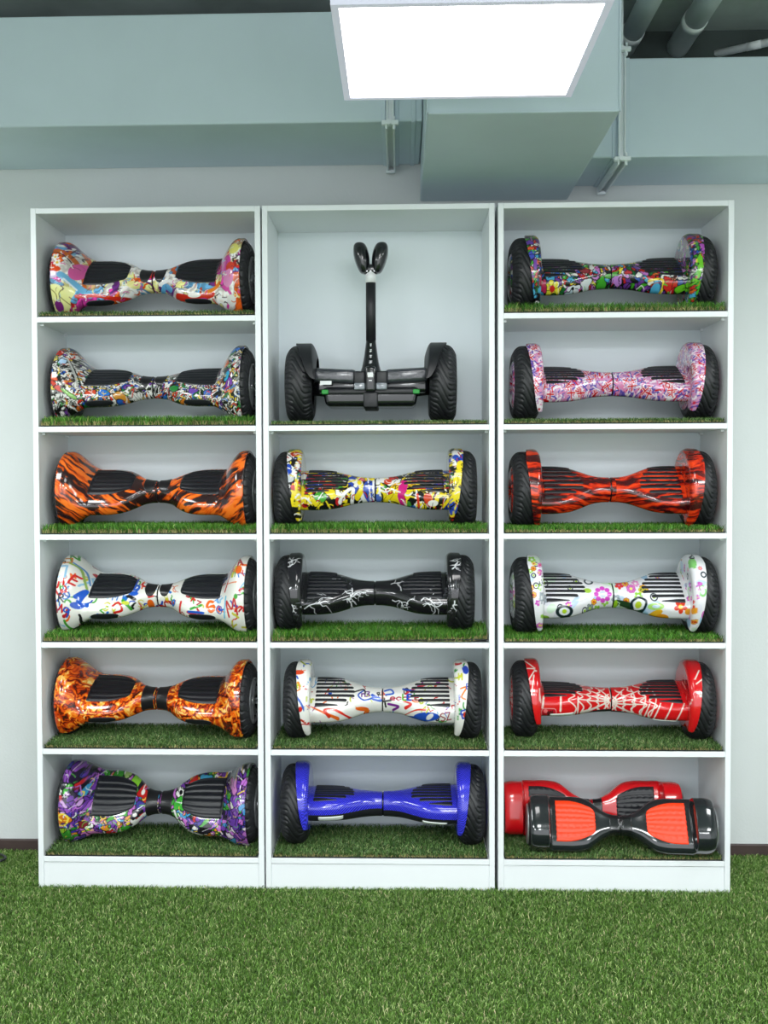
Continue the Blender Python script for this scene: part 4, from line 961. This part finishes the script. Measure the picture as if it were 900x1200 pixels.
R3 = board_B('red and black flame printed hoverboard', art_R3, 436, 185, (1.902,.15,SZ[2]+SK), 0, 44, 44, scale=.985)
R4 = board_B('white hoverboard with colourful flowers and rings', art_R4, 443, 195, (1.908,.142,SZ[3]+SK), 0, 33, 35, scale=.99)
R5 = board_B('red hoverboard with silver spider web lines', art_R5, 440, 152, (1.906,.155,SZ[4]+SK), math.radians(-2.5), 8, 19, bars=(-17,-24), scale=.985, pw=.0082, low=-32)
C1 = board_C('small glossy red hoverboard with black pads, standing behind the black one', M_gred, M_pad, (1.853,.221,SZ[5]+.010), math.radians(0), 73, 73, .98)
C2 = board_C('small glossy black hoverboard with orange pads', M_gblk, M_org, (1.922,.060,SZ[5]+.001), math.radians(-3), 54, 54, .965)

# ------------------------------------------------------------------ self balancing scooter with steering bar
def mini():
    root = thing('self_balancing_scooter', 'black two-wheeled self-balancing scooter with upright knee steering bar', 'self-balancing scooter', (1.104,.150,SZ[1]+.008))
    AX = .133
    for side in (-1,1):
        t = link('tyre', tyre_mesh(.133,.090,'M','B'), None, root); t.location = (side*.238,0,AX); t.rotation_euler = (0,0,0 if side > 0 else math.pi)
        V, F = disc_lathe([(.010,.002),(.030,.02),(.036,.06),(.034,.080),(.02,.083)],48); link('hub_cap', mesh_np('hub_cap', V, F), M_mblk, t)
        # fender: mudguard curving over the inner half of the tyre
        d = np.radians(np.linspace(2,178,90)); k = np.linspace(0,1,24)
        D, K = np.meshgrid(d, k, indexing='ij'); el = np.degrees(np.arcsin(np.sin(D)))
        xo = .184+.070*np.sqrt(np.clip((el-2)/88,0,1))
        xx = .180+(xo-.180)*K; rr = .141-.045*np.clip(1-K*3.2,0,1)**2
        V = pt(rr, D, xx); V2 = pt(rr-.004, D, xx)
        Vv = np.concatenate([V, V2[:, ::-1]],1)
        Vv = half(tiltm(Vv, math.radians(-2)), side); Vv[...,2] += AX
        F = grid_faces(Vv.shape[0], Vv.shape[1], wrap_v=True)
        link('fender', mesh_np('fender', Vv.reshape(-1,3), [F]), M_mblk, root)
        # pedal wrapped in clear plastic
        bm = bmesh.new()
        vs = add_box(bm, side*.118-.072, side*.118+.072, -.098, .09, AX+.004, AX+.052, .014, 3)
        for v in vs:
            if v.co.y < 0: v.co.z -= .010*(1-abs(v.co.x)/.2)
        o = bm_obj('pedal', bm, M_wrap, root, True)
        bm = bmesh.new(); add_box(bm, side*.105-.075, side*.105+.085, -.075, .075, AX-.030, AX+.014, .012, 3); bm_obj('deck_half', bm, M_blk, root, True)
        # axle bracket
        bm = bmesh.new(); add_tube(bm, (side*.15,0,AX-.005), (side*.20,0,AX-.005), .034, .028, n=20); add_tube(bm, (side*.178,-.03,AX-.012), (side*.178,-.055,AX-.012), .008, n=8)
        add_tube(bm, (side*.190,-.025,AX+.006), (side*.190,-.045,AX+.006), .006, n=8); bm_obj('axle_bracket', bm, M_mblk, root, True)
        bm = bmesh.new(); add_box(bm, side*.036-.019, side*.036+.019, -.108, -.07, AX-.005, AX+.038, .006, 2); bm_obj('pedal_hinge', bm, M_mblk, root, True)
        bm = bmesh.new(); add_box(bm, side*.036-.018, side*.036+.018, -.113, -.07, AX-.024, AX-.001, .004, 2); bm_obj('lamp_lens', bm, M_lamp, root, True)
        bm = bmesh.new(); add_box(bm, side*.150-.011, side*.150+.011, -.102, -.07, AX-.037, AX-.022, .002, 1); bm_obj('green_clip', bm, M_green, root)
    bm = bmesh.new()
    vs = add_box(bm, -.158, .158, -.095, .095, AX-.075, AX-.012, .016, 3)
    for v in vs:
        if v.co.z < AX-.05: v.co.x *= .955
    bm_obj('battery_housing', bm, M_blk, root, True)
    bm = bmesh.new(); add_box(bm, -.158, .158, -.099, -.06, AX-.041, AX-.016, .010, 3); bm_obj('front_bumper', bm, M_mblk, root, True)
    bm = bmesh.new(); add_box(bm, -.024, .024, -.104, .09, AX-.082, AX-.030, .005, 2); bm_obj('centre_skid', bm, M_mblk, root, True)
    bm = bmesh.new(); add_box(bm, -.018, .018, -.118, -.04, AX-.032, AX+.054, .010, 3); bm_obj('centre_spine', bm, M_blk, root, True)
    bm = bmesh.new(); add_box(bm, -.009, .009, -.1195, -.1175, AX+.016, AX+.032, .001, 1); add_box(bm, -.005, .005, -.1195, -.1175, AX+.004, AX+.007, 0); bm_obj('white_emblem', bm, M_white, root)
    # neck: tapered foot of the steering bar
    n = 40; ph = np.linspace(0,2*np.pi,n,endpoint=False); zs = np.linspace(AX+.035, AX+.145, 24)
    k = (zs-zs[0])/(zs[-1]-zs[0]); rx = .041-.0245*k**.5; ry = .036-.020*k**.7
    V = np.stack([rx[:,None]*np.sign(np.cos(ph))*np.abs(np.cos(ph))**.7, -.045+ry[:,None]*np.sign(np.sin(ph))*np.abs(np.sin(ph))**.7+0.02*k[:,None], zs[:,None]+0*ph],-1)
    link('neck', mesh_np('neck', V.reshape(-1,3), [grid_faces(24,n,wrap_v=True), np.array([[i for i in (n*23+j, n*23+(j+1)%n, n*23+(j+2)%n)] for j in range(0)]).reshape(-1,3)]), M_blk, root)
    # column of white characters on the neck
    bm = bmesh.new(); r = random.Random(5)
    for i in range(5):
        z = AX+.128-.0195*i; y0 = -.045+.02*((z-zs[0])/.11)-(.036-.020*((z-zs[0])/.11)**.7)-.0006; w = .0032+.0006*i
        add_box(bm, -w, w, y0-.0007, y0+.001, z+.004, z+.0058); add_box(bm, -.0009, .0009, y0-.0007, y0+.001, z-.005, z+.006)
        add_box(bm, -w*1.1, w*.9, y0-.0007, y0+.001, z-.001, z+.0006)
        if i % 2: add_box(bm, -w, -w+.0015, y0-.0007, y0+.001, z-.006, z-.001)
        if i > 1: add_box(bm, -w, w, y0-.0007, y0+.001, z-.0065, z-.005)
    bm_obj('lettering', bm, M_white, root)
    bm = bmesh.new(); add_tube(bm, (0,-.027,AX+.135), (0,-.027,AX+.372), .0165, n=32); bm_obj('steering_bar', bm, M_mblk, root, True)
    bm = bmesh.new(); add_tube(bm, (0,-.027,AX+.338), (0,-.027,AX+.376), .0172, n=32); bm_obj('white_collar', bm, M_white, root, True)
    # knee pads: two rounded lobes in a V, joined at the bottom
    for side in (-1,1):
        nu, nv = 40, 40; u = np.linspace(0,np.pi,nu)[:,None]; v = np.linspace(0,2*np.pi,nv,endpoint=False)[None,:]
        t = (1-np.cos(u))/2          # 0 bottom .. 1 top
        wid = np.sin(u)**.5*(.0195+.0075*np.sin(t*np.pi*.66)); dep = np.sin(u)**.55*.040
        cx = side*(.0215+.0160*t); cz = AX+.368+.104*t
        V = np.stack([cx+wid*np.cos(v), -.027+dep*np.sin(v)*.9+0*cx, cz+0*v],-1)
        link('knee_pad', mesh_np('knee_pad', V.reshape(-1,3), [grid_faces(nu,nv,wrap_v=True)]), M_blk, root)
    bm = bmesh.new(); add_box(bm, -.030, .030, -.045, -.008, AX+.366, AX+.400, .012, 3)
    bm_obj('pad_bridge', bm, M_blk, root, True)
    for x in (-.012,0,.012):
        bm = bmesh.new(); add_tube(bm, (x,-.0465,AX+.374), (x,-.044,AX+.374), .0022, n=8); bm_obj('bolt', bm, M_silver, root)
    bm = bmesh.new(); add_box(bm, -.166, -.128, -.1005, -.0985, AX-.006, AX+.007, .0006, 1)
    bm_obj('sticker', bm, M_white, root)
mini()

# ------------------------------------------------------------------ turf mats
names = {0:['pastel swirl','doodle print','orange flame','scribbled white','orange fire','purple cartoon'],
         1:[None,'steering-bar scooter','yellow graffiti','black lightning','brush stroke','blue'],
         2:['purple graffiti','pink flag print','red flame','flower print','red web','two small']}
PILE = {0:[.020,.036,.034,.036,.022,.022],1:[None,.016,.034,.038,.022,.022],2:[.034,.020,.026,.026,.022,.022]}
for u in range(3):
    for k in range(6):
        if names[u][k] is None: continue
        lp = PILE[u][k] > .025
        w = 'scooter' if 'scooter' in names[u][k] else ('hoverboards' if 'two' in names[u][k] else 'hoverboard')
        nm = names[u][k] if w == 'scooter' else names[u][k]+' '+w
        extra = ', its right corner curling up' if (u == 1 and k == 3) else ''
        turf_mat(u, k, PILE[u][k], lp, ('thick' if lp else 'thin')+' green turf mat under the '+nm+extra, curl=(u == 1 and k == 3))

# ------------------------------------------------------------------ lights: LED ceiling panels in rows behind the camera position
def lamp(name, loc, size, power, colr=(.955,.99,1)):
    d = bpy.data.lights.new(name, 'AREA'); d.shape = 'SQUARE'; d.size = size; d.energy = power; d.color = colr
    o = bpy.data.objects.new(name, d); col.objects.link(o); o.location = loc
for (x, y, p) in ((-.5,-.92,20),(3.2,-.92,20),(-.5,-2.7,38),(1.35,-2.7,38),(3.2,-2.7,38),(-.5,-4.3,38),(1.35,-4.3,38),(3.2,-4.3,38)):
    lamp('ceiling_lamp', (x, y, 2.355), .6, p)
w = bpy.data.worlds.new('World'); scn.world = w; w.use_nodes = True
nt = w.node_tree; bg = nt.nodes['Background']; sky = nt.nodes.new('ShaderNodeTexSky'); sky.sky_type = 'HOSEK_WILKIE'; sky.turbidity = 8; sky.sun_direction = (0,1,.6)
mx = nt.nodes.new('ShaderNodeMix'); mx.data_type = 'RGBA'; mx.inputs['Factor'].default_value = .15; mx.inputs['A'].default_value = (.93,.97,1,1)
nt.links.new(sky.outputs['Color'], mx.inputs['B']); nt.links.new(mx.outputs['Result'], bg.inputs['Color'])
bg.inputs['Strength'].default_value = 2.5

# ------------------------------------------------------------------ camera
cd = bpy.data.cameras.new('camera'); cam = bpy.data.objects.new('camera', cd); col.objects.link(cam)
yaw, pit, rol, f, sx, sy = .0326, -.0297, .0037, 1298.87, -23.76, -.93
ca,sa,cb,sb,cc,sc_ = math.cos(yaw),math.sin(yaw),math.cos(pit),math.sin(pit),math.cos(rol),math.sin(rol)
R = Matrix(((ca,-sa,0),(sa,ca,0),(0,0,1))) @ Matrix(((1,0,0),(0,cb,-sb),(0,sb,cb))) @ Matrix(((cc,0,sc_),(0,1,0),(-sc_,0,cc)))
Mc = Matrix((R.col[0], R.col[2], -R.col[1])).transposed().to_4x4(); Mc.translation = Vector((1.1989,-3.5950,1.3508))
cam.matrix_world = Mc
cd.sensor_fit = 'VERTICAL'; cd.sensor_height = 36; cd.sensor_width = 27; cd.lens = f/1200*36
cd.shift_x = -sx/1200; cd.shift_y = sy/1200; cd.clip_start = .05
scn.camera = cam
scn.view_settings.view_transform = 'Standard'; scn.view_settings.look = 'None'; scn.view_settings.exposure = 0.0
